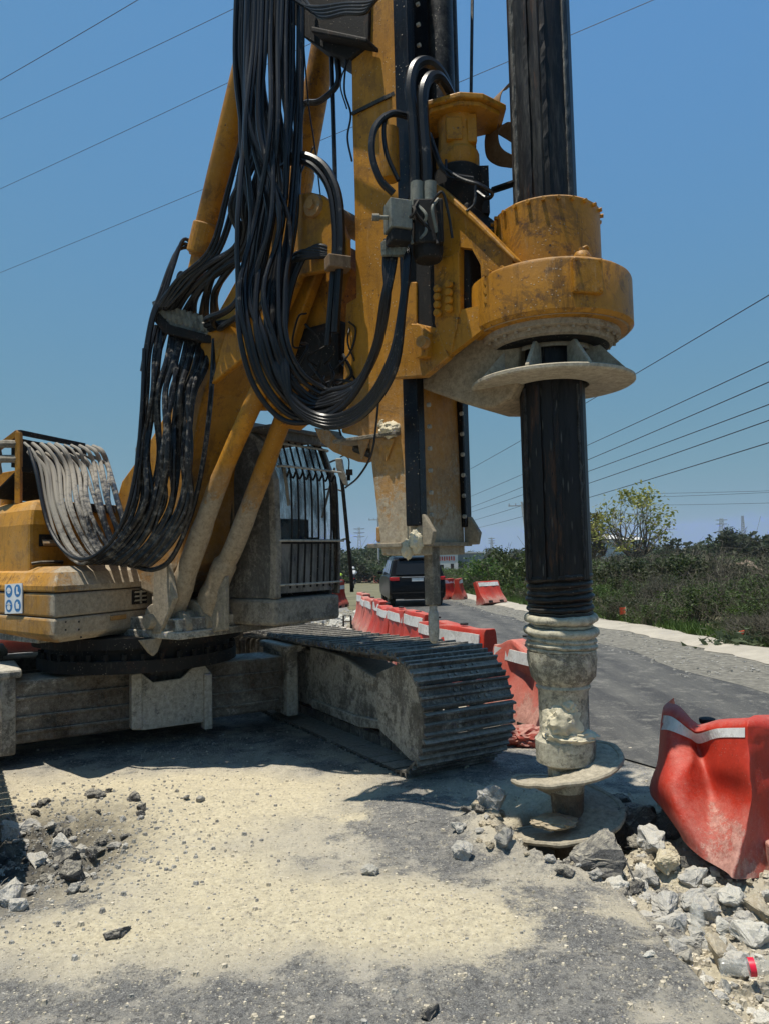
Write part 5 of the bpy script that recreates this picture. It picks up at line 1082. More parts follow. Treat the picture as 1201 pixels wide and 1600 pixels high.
q = G(536, 949); b = make_barrier(MRED, 60, base=(q.x - .2, q.y, gz(q.y)), label='red barrier with white top standing just right of the rig cab', Hh=.95); b.rotation_euler.z = R_(70)
for i, (px, py, a, lab) in enumerate(((20, 1032, 18, 'faded pink barrier lying behind the rig at the left edge'), (80, 1024, 10, 'faded pink barrier behind the rig, right of another at the left edge'))):
    q = G(px, py); b = make_barrier(MPINK, 70 + i, base=(q.x, q.y + .4, .1), label=lab, band=False); b.rotation_euler = (R_(80), 0, R_(a)); b.location.z = .28
# crushed scrap of a barrier between track and auger
m = MB(); q0 = G(826, 1168, 0)
def crumple(c, r, seed, mat, name, label):
    bm = bmesh.new(); bmesh.ops.create_icosphere(bm, subdivisions=4, radius=1); m = MB()
    for v in bm.verts:
        n_ = abs(noise.noise(v.co * 1.7 + Vector((seed, 0, 0)))) * 1.1 + abs(noise.noise(v.co * 4 + Vector((seed, 9, 0)))) * .4; v.co = v.co * (.75 + n_ * .6)
    m.add([Vector(c) + Vector((v.co.x * r[0], v.co.y * r[1], v.co.z * r[2])) for v in bm.verts], [tuple(v.index for v in f.verts) for f in bm.faces]); bm.free(); return tag(part(name, m, mat, smooth=True, ang=25), label, 'scrap')
crumple(q0 + Vector((.02, .1, .06)), (.20, .14, .09), 4, MRED, 'crushed_plastic', 'crushed scrap of red plastic lying between the track and the auger')
crumple(G(800, 1160, 0) + Vector((0, .15, .04)), (.16, .12, .07), 14, MPINK, 'crushed_plastic', 'dusty pinkish plastic scrap left of the crushed red scrap')

# the big crumpled barrier in the right foreground: control grid of the folded shell, interpolated
def big_barrier():
    lab = 'big crumpled red water barrier with torn white band in the right foreground'
    base = Vector((1.95, 4.05, 0)); r = empty('crumpled_barrier', base, lab, 'barrier')
    # columns left -> right, rows top -> bottom : (px, py, depth)
    cols = [
     [(1042, 1103, 4.75), (1034, 1150, 4.72), (1028, 1190, 4.70), (1018, 1235, 4.66), (1034, 1262, 4.5), (1052, 1290, 4.3)],
     [(1034, 1112, 4.42), (1029, 1150, 4.42), (1026, 1190, 4.40), (1014, 1235, 4.40), (1034, 1265, 4.2), (1058, 1298, 4.05)],
     [(1050, 1116, 4.22), (1044, 1150, 4.16), (1038, 1190, 4.10), (1036, 1230, 4.02), (1048, 1272, 3.95), (1068, 1316, 3.88)],
     [(1078, 1138, 4.12), (1076, 1160, 4.14), (1072, 1195, 4.00), (1066, 1240, 3.92), (1074, 1290, 3.84), (1092, 1338, 3.78)],
     [(1090, 1143, 4.10), (1092, 1168, 4.16), (1098, 1200, 4.08), (1104, 1245, 4.00), (1108, 1300, 3.82), (1116, 1352, 3.70)],
     [(1120, 1136, 3.98), (1122, 1160, 3.96), (1126, 1200, 3.92), (1130, 1245, 3.92), (1132, 1300, 3.76), (1136, 1364, 3.62)],
     [(1160, 1134, 3.82), (1162, 1160, 3.80), (1166, 1205, 3.74), (1168, 1250, 3.72), (1158, 1310, 3.66), (1144, 1372, 3.58)],
     [(1172, 1134, 3.80), (1174, 1160, 3.79), (1176, 1205, 3.77), (1176, 1250, 3.74), (1170, 1310, 3.70), (1158, 1374, 3.62)],
     [(1202, 1134, 3.88), (1204, 1160, 3.87), (1206, 1205, 3.86), (1208, 1250, 3.84), (1206, 1310, 3.80), (1196, 1370, 3.72)],
     [(1262, 1136, 4.10), (1264, 1160, 4.10), (1268, 1205, 4.10), (1270, 1250, 4.08), (1268, 1310, 4.02), (1262, 1362, 3.92)],
    ]
    pts = [[P(*c) for c in col] for col in cols]
    def interp(line, n): return cr(line, n)
    colsf = [interp(c, 8) for c in pts]; rowsn = len(colsf[0]); grid = [interp([colsf[i][j] for i in range(len(colsf))], 8) for j in range(rowsn)]
    nxg = len(grid[0])
    for j in range(rowsn):
        for i in range(nxg):
            p = grid[j][i]; f_ = 1 if 0 < j < rowsn - 1 else .4
            d_ = noise.fractal(Vector((p.x * 4, p.z * 4, 2)), .9, 2, 4) * .018 * f_; grid[j][i] = p + Vector((.5, -.8, 0)) * d_
    m = MB(); top = grid[0]; bot = grid[-1]
    back = Vector((.30, .46, 0)).normalized() * .34
    # closed shell: front grid, then over the top, down the back
    loop_rows = []
    for i in range(nxg):
        a = [grid[j][i] for j in range(rowsn)]; t0 = a[0]; k = min(1, i / 10); 
        tb = t0 + back * .55 + ZV * (.02 - .10 * math.exp(-((i - 34) / 12) ** 2)); bb = a[-1] + back * 1.5
        over = [t0 + back * .08 + ZV * .018, t0 + back * .3 + ZV * .02, tb]; down = [tb + (bb - tb) * s for s in (.1, .35, .65, 1)]
        loop_rows.append([p for p in reversed(a)] + over + down)
    m.rings(loop_rows, True, True); part('shell', m, MRED, r, smooth=True, ang=60)
    # torn white band following the folded upper edge
    m = MB(); i0, i1 = 10, 49; rows = []
    for i in range(i0, i1 + 1):
        t = (i - i0) / (i1 - i0); a, b = grid[1][i], grid[6 if t > .3 else 5][i]
        a = grid[1][i]; b = grid[6][i] if 1 else b; n_ = Vector((-.35, -.9, .1)) * .006; rows.append([a + n_, b + n_, b + n_ * .3, a + n_ * .3])
    m.rings(rows, True, True); part('reflective_band', m, MWHT, r)
    # end panel fold and a foot block at the right
    m = MB(); c = P(1215, 1345, 3.75); m.box(c, (.05, 0, 0), (0, .08, 0), (0, 0, .085)); part('lug', m, MPINK, r, bevel=.01)
    m = MB(); c = P(1104, 1128, 4.45); m.lathe(c, [(.04, -.01), (.045, .0), (.045, .02), (.03, .025)], 14); part('filler_cap', m, MRUB, r, smooth=True)
big_barrier()

# ================================================================== LITTER, STAKES, FLAGS
def bottle(loc, rz, tilt, label, cap, mat):
    r = empty('plastic_bottle', loc, label, 'bottle', None, 0)
    m = MB(); m.lathe((0, 0, 0), [(.0, 0), (.030, .004), (.034, .02), (.031, .05), (.034, .07), (.031, .10), (.034, .13), (.031, .155), (.034, .17), (.026, .20), (.013, .225), (.013, .24)], 20, cap=False); part('bottle_body', m, mat, r, local=True, smooth=True)
    m = MB(); m.lathe((0, 0, .232), [(.016, 0), (.016, .016), (.012, .018)], 14)
    if cap: part('bottle_cap', m, simple('red_cap', (.6, .01, .03), .4), r, local=True)
    if cap: m = MB(); m.lathe((0, 0, .12), [(.0345, 0), (.0348, .012), (.0345, .025)], 20, cap=False); part('label_strip', m, simple('red_label', (.62, .01, .04), .4), r, local=True, smooth=True)
    r.rotation_euler = (tilt, 0, rz); r.scale = (.95, .95, .9); return r
def clearplastic():
    m, t, b = mk('clear_plastic'); b.inputs['Base Color'].default_value = (.40, .40, .37, 1); b.inputs['Roughness'].default_value = .2; b.inputs['Alpha'].default_value = .3
    f = rng(t, nz(t, coords(t), 30, 6, .7), .45, .65, .2, .6); t.links.new(f, b.inputs['Alpha']); return m
MPL = clearplastic()
q = G(1090, 1438, 0); bottle((q.x, q.y, gheight(q.x, q.y) + .035), R_(-20), R_(-72), 'clear crushed plastic bottle among grey rubble', False, MPL)
q = G(1118, 1500, 0); bottle((q.x, q.y - .02, gheight(q.x, q.y) + .085), R_(78), R_(84), 'clear plastic bottle with red cap and red label strip on tan soil', True, MPL)
def flag(px, py, D0, h, label):
    q = G(px, py); r = empty('marker_flag', (q.x - .1, q.y - .4, gz(q.y) + .1), label, 'flag'); m = MB(); m.tube([(0, 0, -.1), (0, 0, h)], .014, 6); part('stake', m, simple('pale_wood', (.5, .45, .35)), r, local=True)
    m = MB(); m.rings([[Vector((-x, .02 * math.sin(x * 30), h - .02)), Vector((-x, .02 * math.sin(x * 30), h - .17 - x * .1)), Vector((-x, .02 * math.sin(x * 30) + .004, h - .17 - x * .1)), Vector((-x, .02 * math.sin(x * 30) + .004, h - .02))] for x in (0, .05, .1, .15)], True, True); part('cloth', m, simple('orange_cloth', (.75, .09, .03), .7), r, local=True)
flag(976, 971, 0, .28, 'small orange flag on a stake at the edge of the scrub'); 
q = G(1158, 1008); r = empty('marker_flag', (q.x, q.y, gz(q.y) + .05), 'orange rag stuck in the twigs at the right roadside', 'flag'); m = MB(); m.box((0, 0, .10), (.05, 0, .01), (0, .01, 0), (.01, 0, .09)); part('cloth', m, simple('orange_cloth', (.70, .10, .04), .7), r, local=True, bevel=.01)
q = G(537, 985); m = MB(); b0 = Vector((q.x, q.y, gz(q.y))); m.tube([b0, b0 + ZV * .33, b0 + ZV * .33 + Vector((.17, 0, 0)), b0 + Vector((.17, 0, 0))], .022, 6); m.tube([b0 + ZV * .2, b0 + Vector((.17, 0, .2))], .018, 6); tag(part('steel_stand', m, MBLK), 'small dark steel frame standing behind the crawler track', 'stand')

# ================================================================== SUV
def suv():
    q = G(643, 949); yaw = R_(4.5)
    r = empty('black_suv', (q.x, q.y, gz(q.y)), 'black SUV driving away in the near lane, seen from behind', 'car', None, yaw); r.location.x += .22
    # local: x right, y forward, rear bumper at y=0
    hw = .96
    low = [(.02, .42), (.0, .62), (.06, .95), (.12, 1.05), (1.2, 1.08), (3.2, 1.05), (3.9, 1.0), (4.7, .86), (4.82, .62), (4.78, .34), (4.2, .27), (.35, .27)]
    def sec(x, k): return [Vector((x, y * k + 2.4 * (1 - k), .27 + (z - .27) * (k if z > .3 else 1))) for y, z in low]
    m = MB(); m.rings([sec(-hw, .965), sec(-hw + .06, 1), sec(hw - .06, 1), sec(hw, .965)], True, True); part('body', m, MCARB, r, local=True, smooth=True, ang=50, bevel=.02)
    gh = [(.16, 1.03), (.42, 1.62), (.62, 1.70), (1.6, 1.74), (2.4, 1.70), (3.45, 1.03)]
    m = MB(); m.rings([[Vector((s * (hw - .03 - (z - 1.03) * .26), y, z)) for y, z in gh] for s in (-1, 1)], True, True); part('cabin', m, MCARB, r, local=True, bevel=.04, seg=3)
    m = MB(); m.prism([Vector((x, y, z)) for x, y, z in ((-.74, .145, 1.10), (.74, .145, 1.10), (.64, .345, 1.56), (-.64, .345, 1.56))], (0, -.012, .005)); part('rear_window', m, MCARG, r, local=True)
    for s in (-1, 1):
        m = MB(); a = lambda y, z: Vector((s * (hw - .018 - (z - 1.03) * .26), y, z))
        m.prism([a(.55, 1.12), a(1.25, 1.12), a(1.25, 1.60), a(.68, 1.58)], (s * .01, 0, 0)); m.prism([a(1.32, 1.12), a(2.25, 1.12), a(2.25, 1.60), a(1.32, 1.61)], (s * .01, 0, 0)); m.prism([a(2.32, 1.12), a(3.2, 1.12), a(2.5, 1.58), a(2.32, 1.60)], (s * .01, 0, 0)); part('side_windows', m, MCARG, r, local=True)
        m = MB(); m.box((s * .76, .035, .96), (.14, 0, 0), (0, .05, 0), (0, 0, .055)); m.box((s * .90, .12, .97), (.045, 0, 0), (0, .12, 0), (0, 0, .055)); part('tail_light', m, simple('red_lens', (.45, .01, .01), .2), r, local=True, bevel=.015)
        m = MB(); m.box((s * 1.05, 3.05, 1.12), (.09, 0, 0), (0, .05, 0), (0, 0, .06)); part('door_mirror', m, MCARB, r, local=True, bevel=.02)
        m = MB(); m.tube([Vector((s * .66, .7, 1.76)), Vector((s * .66, 2.3, 1.76))], .018, 6); part('roof_rail', m, MRAIL, r, local=True)
        for y in (.95, 3.85):
            m = MB(); m.lathe(Vector((s * .70, y, .38)), [(.30, 0), (.38, .02), (.38, .22), (.30, .25)], 28, ax=Vector((s, 0, 0))); wl = part('wheel', m, MRUB, r, local=True, smooth=True, ang=40)
            m = MB(); m.lathe(Vector((s * .93, y, .38)), [(.05, .0), (.22, -.005), (.25, .01), (.27, .022), (.27, .0)], 20, ax=Vector((s, 0, 0))); rm = part('rim', m, MGREY, wl, local=True, smooth=True)
    m = MB(); m.box((0, .03, .93), (.20, 0, 0), (0, .018, 0), (0, 0, .055)); part('number_plate', m, simple('plate_white', (.65, .66, .66), .5), r, local=True)
    m = MB(); m.box((0, .06, .40), (.88, 0, 0), (0, .08, 0), (0, 0, .11)); m.box((0, .0, .30), (.5, 0, 0), (0, .03, 0), (0, 0, .03)); part('rear_bumper', m, simple('bumper_plastic', (.006, .006, .006), .9, Specular_IOR_Level=.1), r, local=True, bevel=.03)
    m = MB(); m.box((0, .02, 1.02), (.55, 0, 0), (0, .015, 0), (0, 0, .012)); part('chrome_strip', m, simple('chrome', (.6, .6, .62), .15, 1), r, local=True)
    m = MB(); m.prism([Vector((-.01, .7, 1.73)), Vector((-.01, .95, 1.73)), Vector((-.01, .72, 1.80))], (.02, 0, 0)); part('roof_antenna', m, MCARB, r, local=True)
    m = MB(); m.box((0, .40, 1.655), (.60, 0, 0), (0, .12, 0), (0, 0, .012)); part('spoiler', m, MCARB, r, local=True, bevel=.008)
suv()

# ================================================================== MOTORCYCLES AND RIDERS
def skin_body(name, chains, mat, base, parent=None):
    me = bpy.data.meshes.new(name); vs = []; es = []; rs = []; idx = {}
    for ch in chains:
        prev = None
        for key, p, r_ in ch:
            if key not in idx: idx[key] = len(vs); vs.append(p); rs.append(r_)
            if prev is not None: es.append((prev, idx[key]))
            prev = idx[key]
    me.from_pydata(vs, es, []); o = link(name, me, mat, parent, base if not parent else None)
    o.modifiers.new('skin', 'SKIN'); sv = me.skin_vertices[0].data
    for i, r_ in enumerate(rs): sv[i].radius = (r_, r_); sv[i].use_root = (i == 0)
    s = o.modifiers.new('sub', 'SUBSURF'); s.levels = 1; s.render_levels = 1; return o
def rider(px, py, D, shirt, label, blabel, yaw=0):
    q = P(px, py, D); base = Vector((q.x, q.y, gz(q.y)))
    mc_ = empty('motorcycle', base, blabel, 'motorcycle', None, yaw)
    m = MB()
    for y in (-.62, .68):
        m = MB(); m.lathe(Vector((-.05, y, .30)), [(.22, 0), (.30, .01), (.30, .09), (.22, .10)], 20, ax=Vector((1, 0, 0))); part('wheel', m, MRUB, mc_, local=True, smooth=True)
    m = MB(); m.box((0, .05, .50), (.10, 0, 0), (0, .42, 0), (0, 0, .12)); m.box((0, .25, .74), (.11, 0, 0), (0, .22, 0), (0, 0, .09)); part('engine_and_tank', m, MCARB, mc_, local=True, bevel=.04)
    m = MB(); m.box((0, -.30, .80), (.11, 0, 0), (0, .33, 0), (0, 0, .045)); part('saddle', m, MRUB, mc_, local=True, bevel=.03)
    m = MB(); m.tube([(-.33, .35, 1.06), (-.1, .48, 1.02), (.1, .48, 1.02), (.33, .35, 1.06)], .016, 6); m.tube([(0, .48, 1.0), (0, .68, .30)], .03, 6); part('handlebar', m, MBLK, mc_, local=True)
    m = MB(); m.box((0, -.72, .80), (.07, 0, 0), (0, .03, 0), (0, 0, .04)); part('tail_light', m, simple('red_lens', (.45, .01, .01), .2), mc_, local=True)
    m = MB(); m.tube([(.14, .2, .32), (.15, -.75, .42)], .04, 8); part('exhaust_pipe', m, MGREY, mc_, local=True)
    H_ = 'pel'; ch = [[(H_, (0, -.25, .90), .15), ('waist', (0, -.22, 1.08), .14), ('chest', (0, -.14, 1.30), .17), ('neck', (0, -.10, 1.47), .07), ('head', (0, -.08, 1.56), .09), ('crown', (0, -.08, 1.68), .10)]]
    for s in (-1, 1):
        ch.append([('chest', 0, 0), ('sh%d' % s, (s * .19, -.13, 1.40), .075), ('el%d' % s, (s * .30, .05, 1.18), .055), ('wr%d' % s, (s * .31, .28, 1.08), .035), ('pa%d' % s, (s * .31, .34, 1.08), .03)])
        for k in range(4): ch.append([('pa%d' % s, 0, 0), ('f%d%d' % (s, k), (s * (.275 + .022 * k), .39 - .004 * k, 1.075), .010), ('g%d%d' % (s, k), (s * (.275 + .022 * k), .39, 1.045), .009)])
        ch.append([('pa%d' % s, 0, 0), ('t%d' % s, (s * .265, .35, 1.055), .010)])
        ch.append([(H_, 0, 0), ('hip%d' % s, (s * .12, -.22, .86), .11), ('kn%d' % s, (s * .20, .22, .74), .075), ('an%d' % s, (s * .17, .02, .34), .05), ('ft%d' % s, (s * .17, .20, .30), .045)])
    pe = empty('person', base + Vector((0, 0, 0)), label, 'person', None, yaw)
    skin_body('body', ch, simple('dark_trousers', (.03, .035, .05), .8), None, pe)
    cs = [[('w', (0, -.235, .98), .165), ('c', (0, -.15, 1.28), .195), ('n', (0, -.115, 1.42), .12)]] + [[('c', 0, 0), ('s%d' % s, (s * .20, -.13, 1.38), .095), ('e%d' % s, (s * .28, .0, 1.22), .08)] for s in (-1, 1)]
    skin_body('shirt', cs, shirt, None, pe)
    m = MB(); m.lathe((0, -.08, 1.60), [(.09, -.06), (.125, -.03), (.135, .05), (.115, .12), (.06, .165), (.0, .175)], 18); part('helmet', m, simple('helmet_white', (.6, .6, .6), .3) if shirt.name.startswith('white') else MCARB, pe, local=True, smooth=True)
rider(552, 905, 62, simple('white_shirt', (.75, .75, .74), .8), 'rider in a white shirt and helmet on a motorcycle, seen from behind', 'motorcycle carrying the white shirted rider down the road', R_(6))
rider(531, 897, 80, simple('yellow_vest', (.45, .65, .05), .7), 'far rider in a yellow green vest beside the cab mirror pole', 'distant motorcycle under the rider in the yellow green vest', R_(6))

# ================================================================== BUILDINGS
def building(name, px0, px1, D, h, depth, mat, label, ridge=0, win=(), zb=None):
    a, b = P(px0, 860, D), P(px1, 860, D * 1.02); zb = gz(D) if zb is None else zb; r = empty(name, (a.x, a.y, zb), label, 'building'); dx = b.x - a.x
    m = MB(); m.ab(0, dx, 0, depth, -.3, h); w_ = part('wall', m, mat, r, local=True)
    m = MB(); m.prism([Vector((-.2, -.3, h)), Vector((-.2, depth + .3, h)), Vector((-.2, depth / 2, h + ridge + .05))] if ridge else [Vector((-.15, -.15, h)), Vector((-.15, depth + .15, h)), Vector((-.15, depth + .15, h + .18)), Vector((-.15, -.15, h + .18))], (dx + .4, 0, 0)); part('roof', m, simple('pale_roof', (.55, .54, .52), .7), r, local=True)
    for x, w2, z, h2 in win:
        m = MB(); m.ab(x, x + w2, -.02, .03, z, z + h2); part('window', m, MDARK, r, local=True)
    return r
MWW = simple('whitewashed_wall', (.62, .61, .58), .85, var=.12, scale=.8); MGW = simple('grey_block_wall', (.30, .31, .31), .9, var=.15, scale=.6)
b = building('white_building', 682, 712, 95, 4.0, 7, MWW, 'small white walled building with red lettering beyond the roadside bushes', 0, ((.3, .5, 1.2, 1.0), (1.7, .4, 1.3, 1.0)))
m = MB()
for k in range(7): m.ab(.25 + k * .30, .42 + k * .30, -.04, -.01, 2.7 + .05 * (k % 2), 3.25)
part('red_lettering', m, simple('red_paint', (.5, .05, .03)), b, local=True)
building('grey_block_shed', 712, 752, 97, 3.6, 6, MGW, 'grey block shed attached right of the small white building')
building('white_roof_shed', 926, 962, 120, 5.6, 10, MWW, 'long low shed with a bright white roof behind the pale tree', 0.8); building('distant_white_house', 962, 1000, 124, 5.4, 9, MWW, 'pale low house right of the bright roofed shed', .5)

# ================================================================== POLES, PYLONS, LINES
MCON = simple('concrete_pole', (.40, .40, .39), .8); MSTL = simple('galvanised_steel', (.30, .33, .36), .6)
def pole(px, D, ptop, label, arm=True, lean=0):
    t = P(px, ptop, D); r = empty('utility_pole', (t.x, t.y, gz(D)), label, 'pole'); h = t.z - gz(D)
    m = MB(); m.tube([(lean, 0, -.3), (0, 0, h)], lambda t: .17 - .07 * t, 8); part('post', m, MCON, r, local=True, smooth=True)
    if arm:
        m = MB(); m.box((-.55, 0, h - .4), (.8, 0, 0), (0, .05, 0), (0, 0, .05)); part('cross_arm', m, MCON, r, local=True)
        for x in (-1.25, -.6, .1): m = MB(); m.lathe((x, 0, h - .35), [(.05, 0), (.07, .08), (.04, .14), (.06, .2)], 8); part('insulator', m, MSTL, r, local=True)
pole(590, 110, 808, 'slim pale utility pole rising beside the lower left of the mast foot'); pole(814, 74, 784, 'pale concrete utility pole close to the left of the black drill bar', True, .9); pole(1125.5, 120, 848, 'short pale post in the scrub below the wide pylon', False)
def pylon(px, D, top, base_py, label, wide=1, arms=3):
    t = P(px, top, D); zb = -3; h = t.z - zb; r = empty('pylon', (t.x, t.y, zb), label, 'pylon'); m = MB(); w0, w1 = h * .085 * wide, h * .018 * wide; th = D * .00042
    def cx(z, s, q): k = 1 - z / h; ww = w1 + (w0 - w1) * k ** 1.3; return Vector((s * ww, q * ww, z))
    for s in (-1, 1):
        for q in (-1, 1): m.tube([cx(h * i / 8, s, q) for i in range(9)], th, 4)
    for i in range(10):
        za, zb_ = h * i / 10, h * (i + 1) / 10
        for q in (-1, 1): m.tube([cx(za, -1, q), cx(zb_, 1, q)], th * .6, 3); m.tube([cx(za, 1, q), cx(zb_, -1, q)], th * .6, 3)
    part('lattice', m, MSTL, r, local=True)
    for k in range(arms):
        z = h * (.97 - .11 * k); L_ = h * .16; m = MB()
        for s in (-1, 1): m.tube([(0, 0, z), (s * L_, 0, z - .01 * h)], th, 4); m.tube([(0, 0, z - .04 * h), (s * L_, 0, z - .01 * h)], th * .7, 3)
        part('cross_arm', m, MSTL, r, local=True)
pylon(1126, 420, 810, 0, 'wide armed lattice pylon on the right horizon', 1.6, 2); pylon(1159, 380, 806, 0, 'narrow lattice pylon right of the wide armed one', .9, 0); pylon(561, 520, 824, 0, 'far lattice pylon between the cab mirror and the mast foot', 1); pylon(767, 600, 840, 0, 'tiny far pylon just right of the mast foot', 1.2)
wires = [((0, 126), (216, 0), 14), ((0, 187), (378, 8), 16), ((0, 296), (640, -5), 20), ((0, 427), (1018, 2), 24),
 ((700, 752), (1201, 463), 9), ((730, 778), (1201, 567), 8.2), ((730, 795), (1201, 599), 8.0), ((728, 803), (1201, 634), 7.6), ((745, 812), (1201, 659), 7.0), ((760, 822), (1201, 694), 6.6),
 ((1030, 771), (1201, 767), 20), ((1040, 776), (1201, 769.5), 20), ((1050, 789), (1201, 786), 18)]
wl = ['topmost thin cable crossing the upper left corner of the sky', 'second thin cable from the top at the upper left', 'third thin cable at the upper left, passing behind the hose bundle', 'lowest long cable on the left, reappearing right of the drill bar at the top',
 'highest cable in the lower right sky', 'second cable from the top in the lower right sky', 'third cable from the top in the lower right sky, upper of a close pair', 'lower cable of the close pair in the lower right sky', 'dark cable below the close pair at the right', 'lowest sloping cable at the right above the pale tree',
 'upper of three nearly level cables above the right scrub', 'middle of three nearly level cables above the right scrub', 'lowest of three nearly level cables above the right scrub']
MWIRE = simple('cable_black', (.03, .03, .035), .6)
for (a, b, z), lab in zip(wires, wl):
    p, q = G(*a, z), G(*b, z)
    if z == 20 and a[0] > 1000 or z == 18: p, q = P(*a, 330), P(*b, 300)
    d = q - p; p2 = p - d * .25; q2 = q + d * .25; L_ = (q2 - p2).length; m = MB(); n = 24; sag = min(.5, L_ * .003)
    rad = .0075 * max(1, (p.y + q.y) / 2 / 22)
    m.tube([p2 + (q2 - p2) * (i / n) + ZV * (-4 * sag * (i / n) * (1 - i / n) + 4 * sag * .18) for i in range(n + 1)], min(rad, .09), 4); tag(part('overhead_cable', m, MWIRE), lab, 'cable', 'overhead cables')

# ================================================================== VEGETATION
def leaves_mesh(m, pts, size, q, elong=1.6):
    for p in pts:
        u = Vector((q.gauss(0, 1), q.gauss(0, 1), q.gauss(0, .6))).normalized(); v = u.orthogonal().normalized(); v = (v * math.cos(q.random() * 6.28) + u.cross(v) * math.sin(q.random() * 6.28)); s = size * q.uniform(.6, 1.3)
        b = len(m.v); m.v += [p - u * s * elong * .5, p + v * s * .4, p + u * s * elong * .5, p - v * s * .4]; m.f.append((b, b + 1, b + 2, b + 3))
def bush_proto(seed, leaf, n, lsize, w_=1.0, h=1.0, twigs=60, tl=.5, tw_out=.1):
    q = random.Random(seed); clumps = [(Vector((q.gauss(0, .42) * w_, q.gauss(0, .42) * w_, h * q.uniform(.15, .8))), q.uniform(.14, .34)) for _ in range(22)]
    pts = []
    for _ in range(n):
        c, r = q.choice(clumps); d = Vector((q.gauss(0, 1), q.gauss(0, 1), q.gauss(0, .8))); d = d.normalized() * r * q.random() ** .4; p = c + d; p.z = max(.01, p.z); pts.append(p)
    m = MB(); leaves_mesh(m, pts, lsize, q); t = MB()
    for _ in range(twigs):
        a = Vector((q.gauss(0, .3) * w_, q.gauss(0, .3) * w_, 0)); d = Vector((q.gauss(0, .5), q.gauss(0, .5), 1)).normalized() * h * q.uniform(.6, 1.0 + tw_out)
        mid = a + d * .5 + Vector((q.gauss(0, .08), q.gauss(0, .08), 0)); e = a + d + Vector((q.gauss(0, .1), q.gauss(0, .1), -.05)); t.tube([a, mid, e], lambda s: .008 - .005 * s, 3, False)
        for _k in range(3):
            k0 = mid + (e - mid) * q.random(); t.tube([k0, k0 + Vector((q.gauss(0, .15), q.gauss(0, .15), q.gauss(.08, .1)))], .003, 3, False)
    out = []
    for nm, mb, mat in (('foliage', m, leaf), ('stem', t, MTW)):
        me = bpy.data.meshes.new(nm); me.from_pydata([tuple(v) for v in mb.v], [], mb.f); me.materials.append(mat); out.append((nm, me))
    return out
PROT = {'green': [bush_proto(1, ML1, 2600, .055, twigs=25), bush_proto(2, ML1, 2600, .055, twigs=25)], 'olive': [bush_proto(3, ML2, 2600, .05, twigs=70, tw_out=.35), bush_proto(4, ML1, 2200, .05, twigs=90, tw_out=.4)],
        'dry': [bush_proto(5, ML2, 1200, .045, twigs=170, tw_out=.5), bush_proto(6, ML2, 900, .045, twigs=200, tw_out=.5)], 'dark': [bush_proto(7, ML3, 3200, .07, twigs=20), bush_proto(8, ML3, 3200, .06, twigs=20)]}
def bush(kind, x, y, w_, h, label, group, name='bush', cat='bush'):
    r = empty(name, (x, y, gz(y) - .02), label, cat, group, rr.uniform(0, 6.28)); r.scale = (w_, w_, h)
    for nm, me in rr.choice(PROT[kind]): o = bpy.data.objects.new(nm, me); COL.objects.link(o); o.parent = r
    return r
def xb(y): return xg(y) + .95
rb = random.Random(5)
kinds = ['olive', 'green', 'olive', 'dry', 'green']
LB = {'green': 'leafy green bush in the roadside scrub beyond the road', 'olive': 'olive green bush with bare twigs in the scrub beyond the road', 'dry': 'leafless dry twiggy bush in the scrub beyond the road', 'dark': 'dark green bushy tree in the distant tree line'}
GB = {'green': 'leafy roadside bushes', 'olive': 'olive roadside bushes', 'dry': 'dry twiggy bushes', 'dark': 'distant tree line'}
y = 9.6
while y < 60:                                             # rows beyond the far bank
    for rw in range(6):
        x = xb(y) + .5 + rw * 1.5 + rb.uniform(-.4, .4) + (0 if rw == 0 else 0); k = rb.choice(kinds) if y > 22 else rb.choice(['olive', 'dry', 'olive', 'olive'])
        if y > 26 and y < 48 and rw < 2: k = 'green' if rb.random() < .75 else 'olive'
        hh = min(1.15 + y * .008, rb.uniform(.85, 1.2) * (.5, .75, .85, .95, 1.05, 1.1)[rw])
        if abs(x / y - (1150 - 600) / FPX) < .035 and y < 18: hh *= .7
        ps = ' in the front row' if rw < 2 else ' in the row behind' if rw < 4 else ' deep'; sd = ' left of the drill bar' if x / y < .24 else ' right of the drill bar'; bush(k, x, y + rb.uniform(-.5, .5), hh * rb.uniform(.8, 1.2), hh, {'green': 'leafy green bush', 'olive': 'olive green bush', 'dry': 'dry twiggy bush'}[k] + (' ' if rw >= 4 else '') .strip() + (ps if rw < 4 else ' deep inside the scrub,') + (' of scrub,' if rw < 4 else '') + sd, GB[k] + (ps if rw < 4 else ' deep in the scrub') + sd)
    y += 1.25 if y < 24 else 2.1
for i in range(64):                                       # mid-distance scrub filling the right side
    a = rb.uniform(.20, .62); y = rb.uniform(24, 75); x = a * y + 3; k = rb.choice(['olive', 'green', 'dark', 'olive']); hh = rb.uniform(1.05, 1.45) + y * .009
    bush(k, x, y, hh * 1.1, hh, LB[k] if k != 'dark' else 'dark green bush among the scrub on the right', GB[k] if k != 'dark' else 'dark bushes in the right scrub')
for i in range(110):                                      # the tree line
    px = 470 + i * 7.2 + rb.uniform(-5, 5); D = rb.uniform(95, 190); q = P(px, 860, D); hh = (rb.uniform(3.0, 5.6) if px > 600 else rb.uniform(4.5, 7.5)) * (D / 140) + .6 * (px > 1100)
    if xl(D) - 1 < q.x < xr(D) + 1 and px < 640: hh *= 1
    bush('dark', q.x, q.y, hh * 1.0, hh * .85, LB['dark'], GB['dark'], 'distant_tree', 'tree')
for px, D, h in ((-40, 160, 7), (40, 160, 7.5), (110, 150, 7), (180, 170, 7.5), (250, 160, 7), (330, 165, 7), (400, 160, 7), (450, 150, 7), (1150, 95, 6.2), (1165, 92, 6.6)):
    q = P(px, 860, D); bush('dark', q.x, q.y, h * 1.0, h * .9, LB['dark'], GB['dark'], 'distant_tree', 'tree')
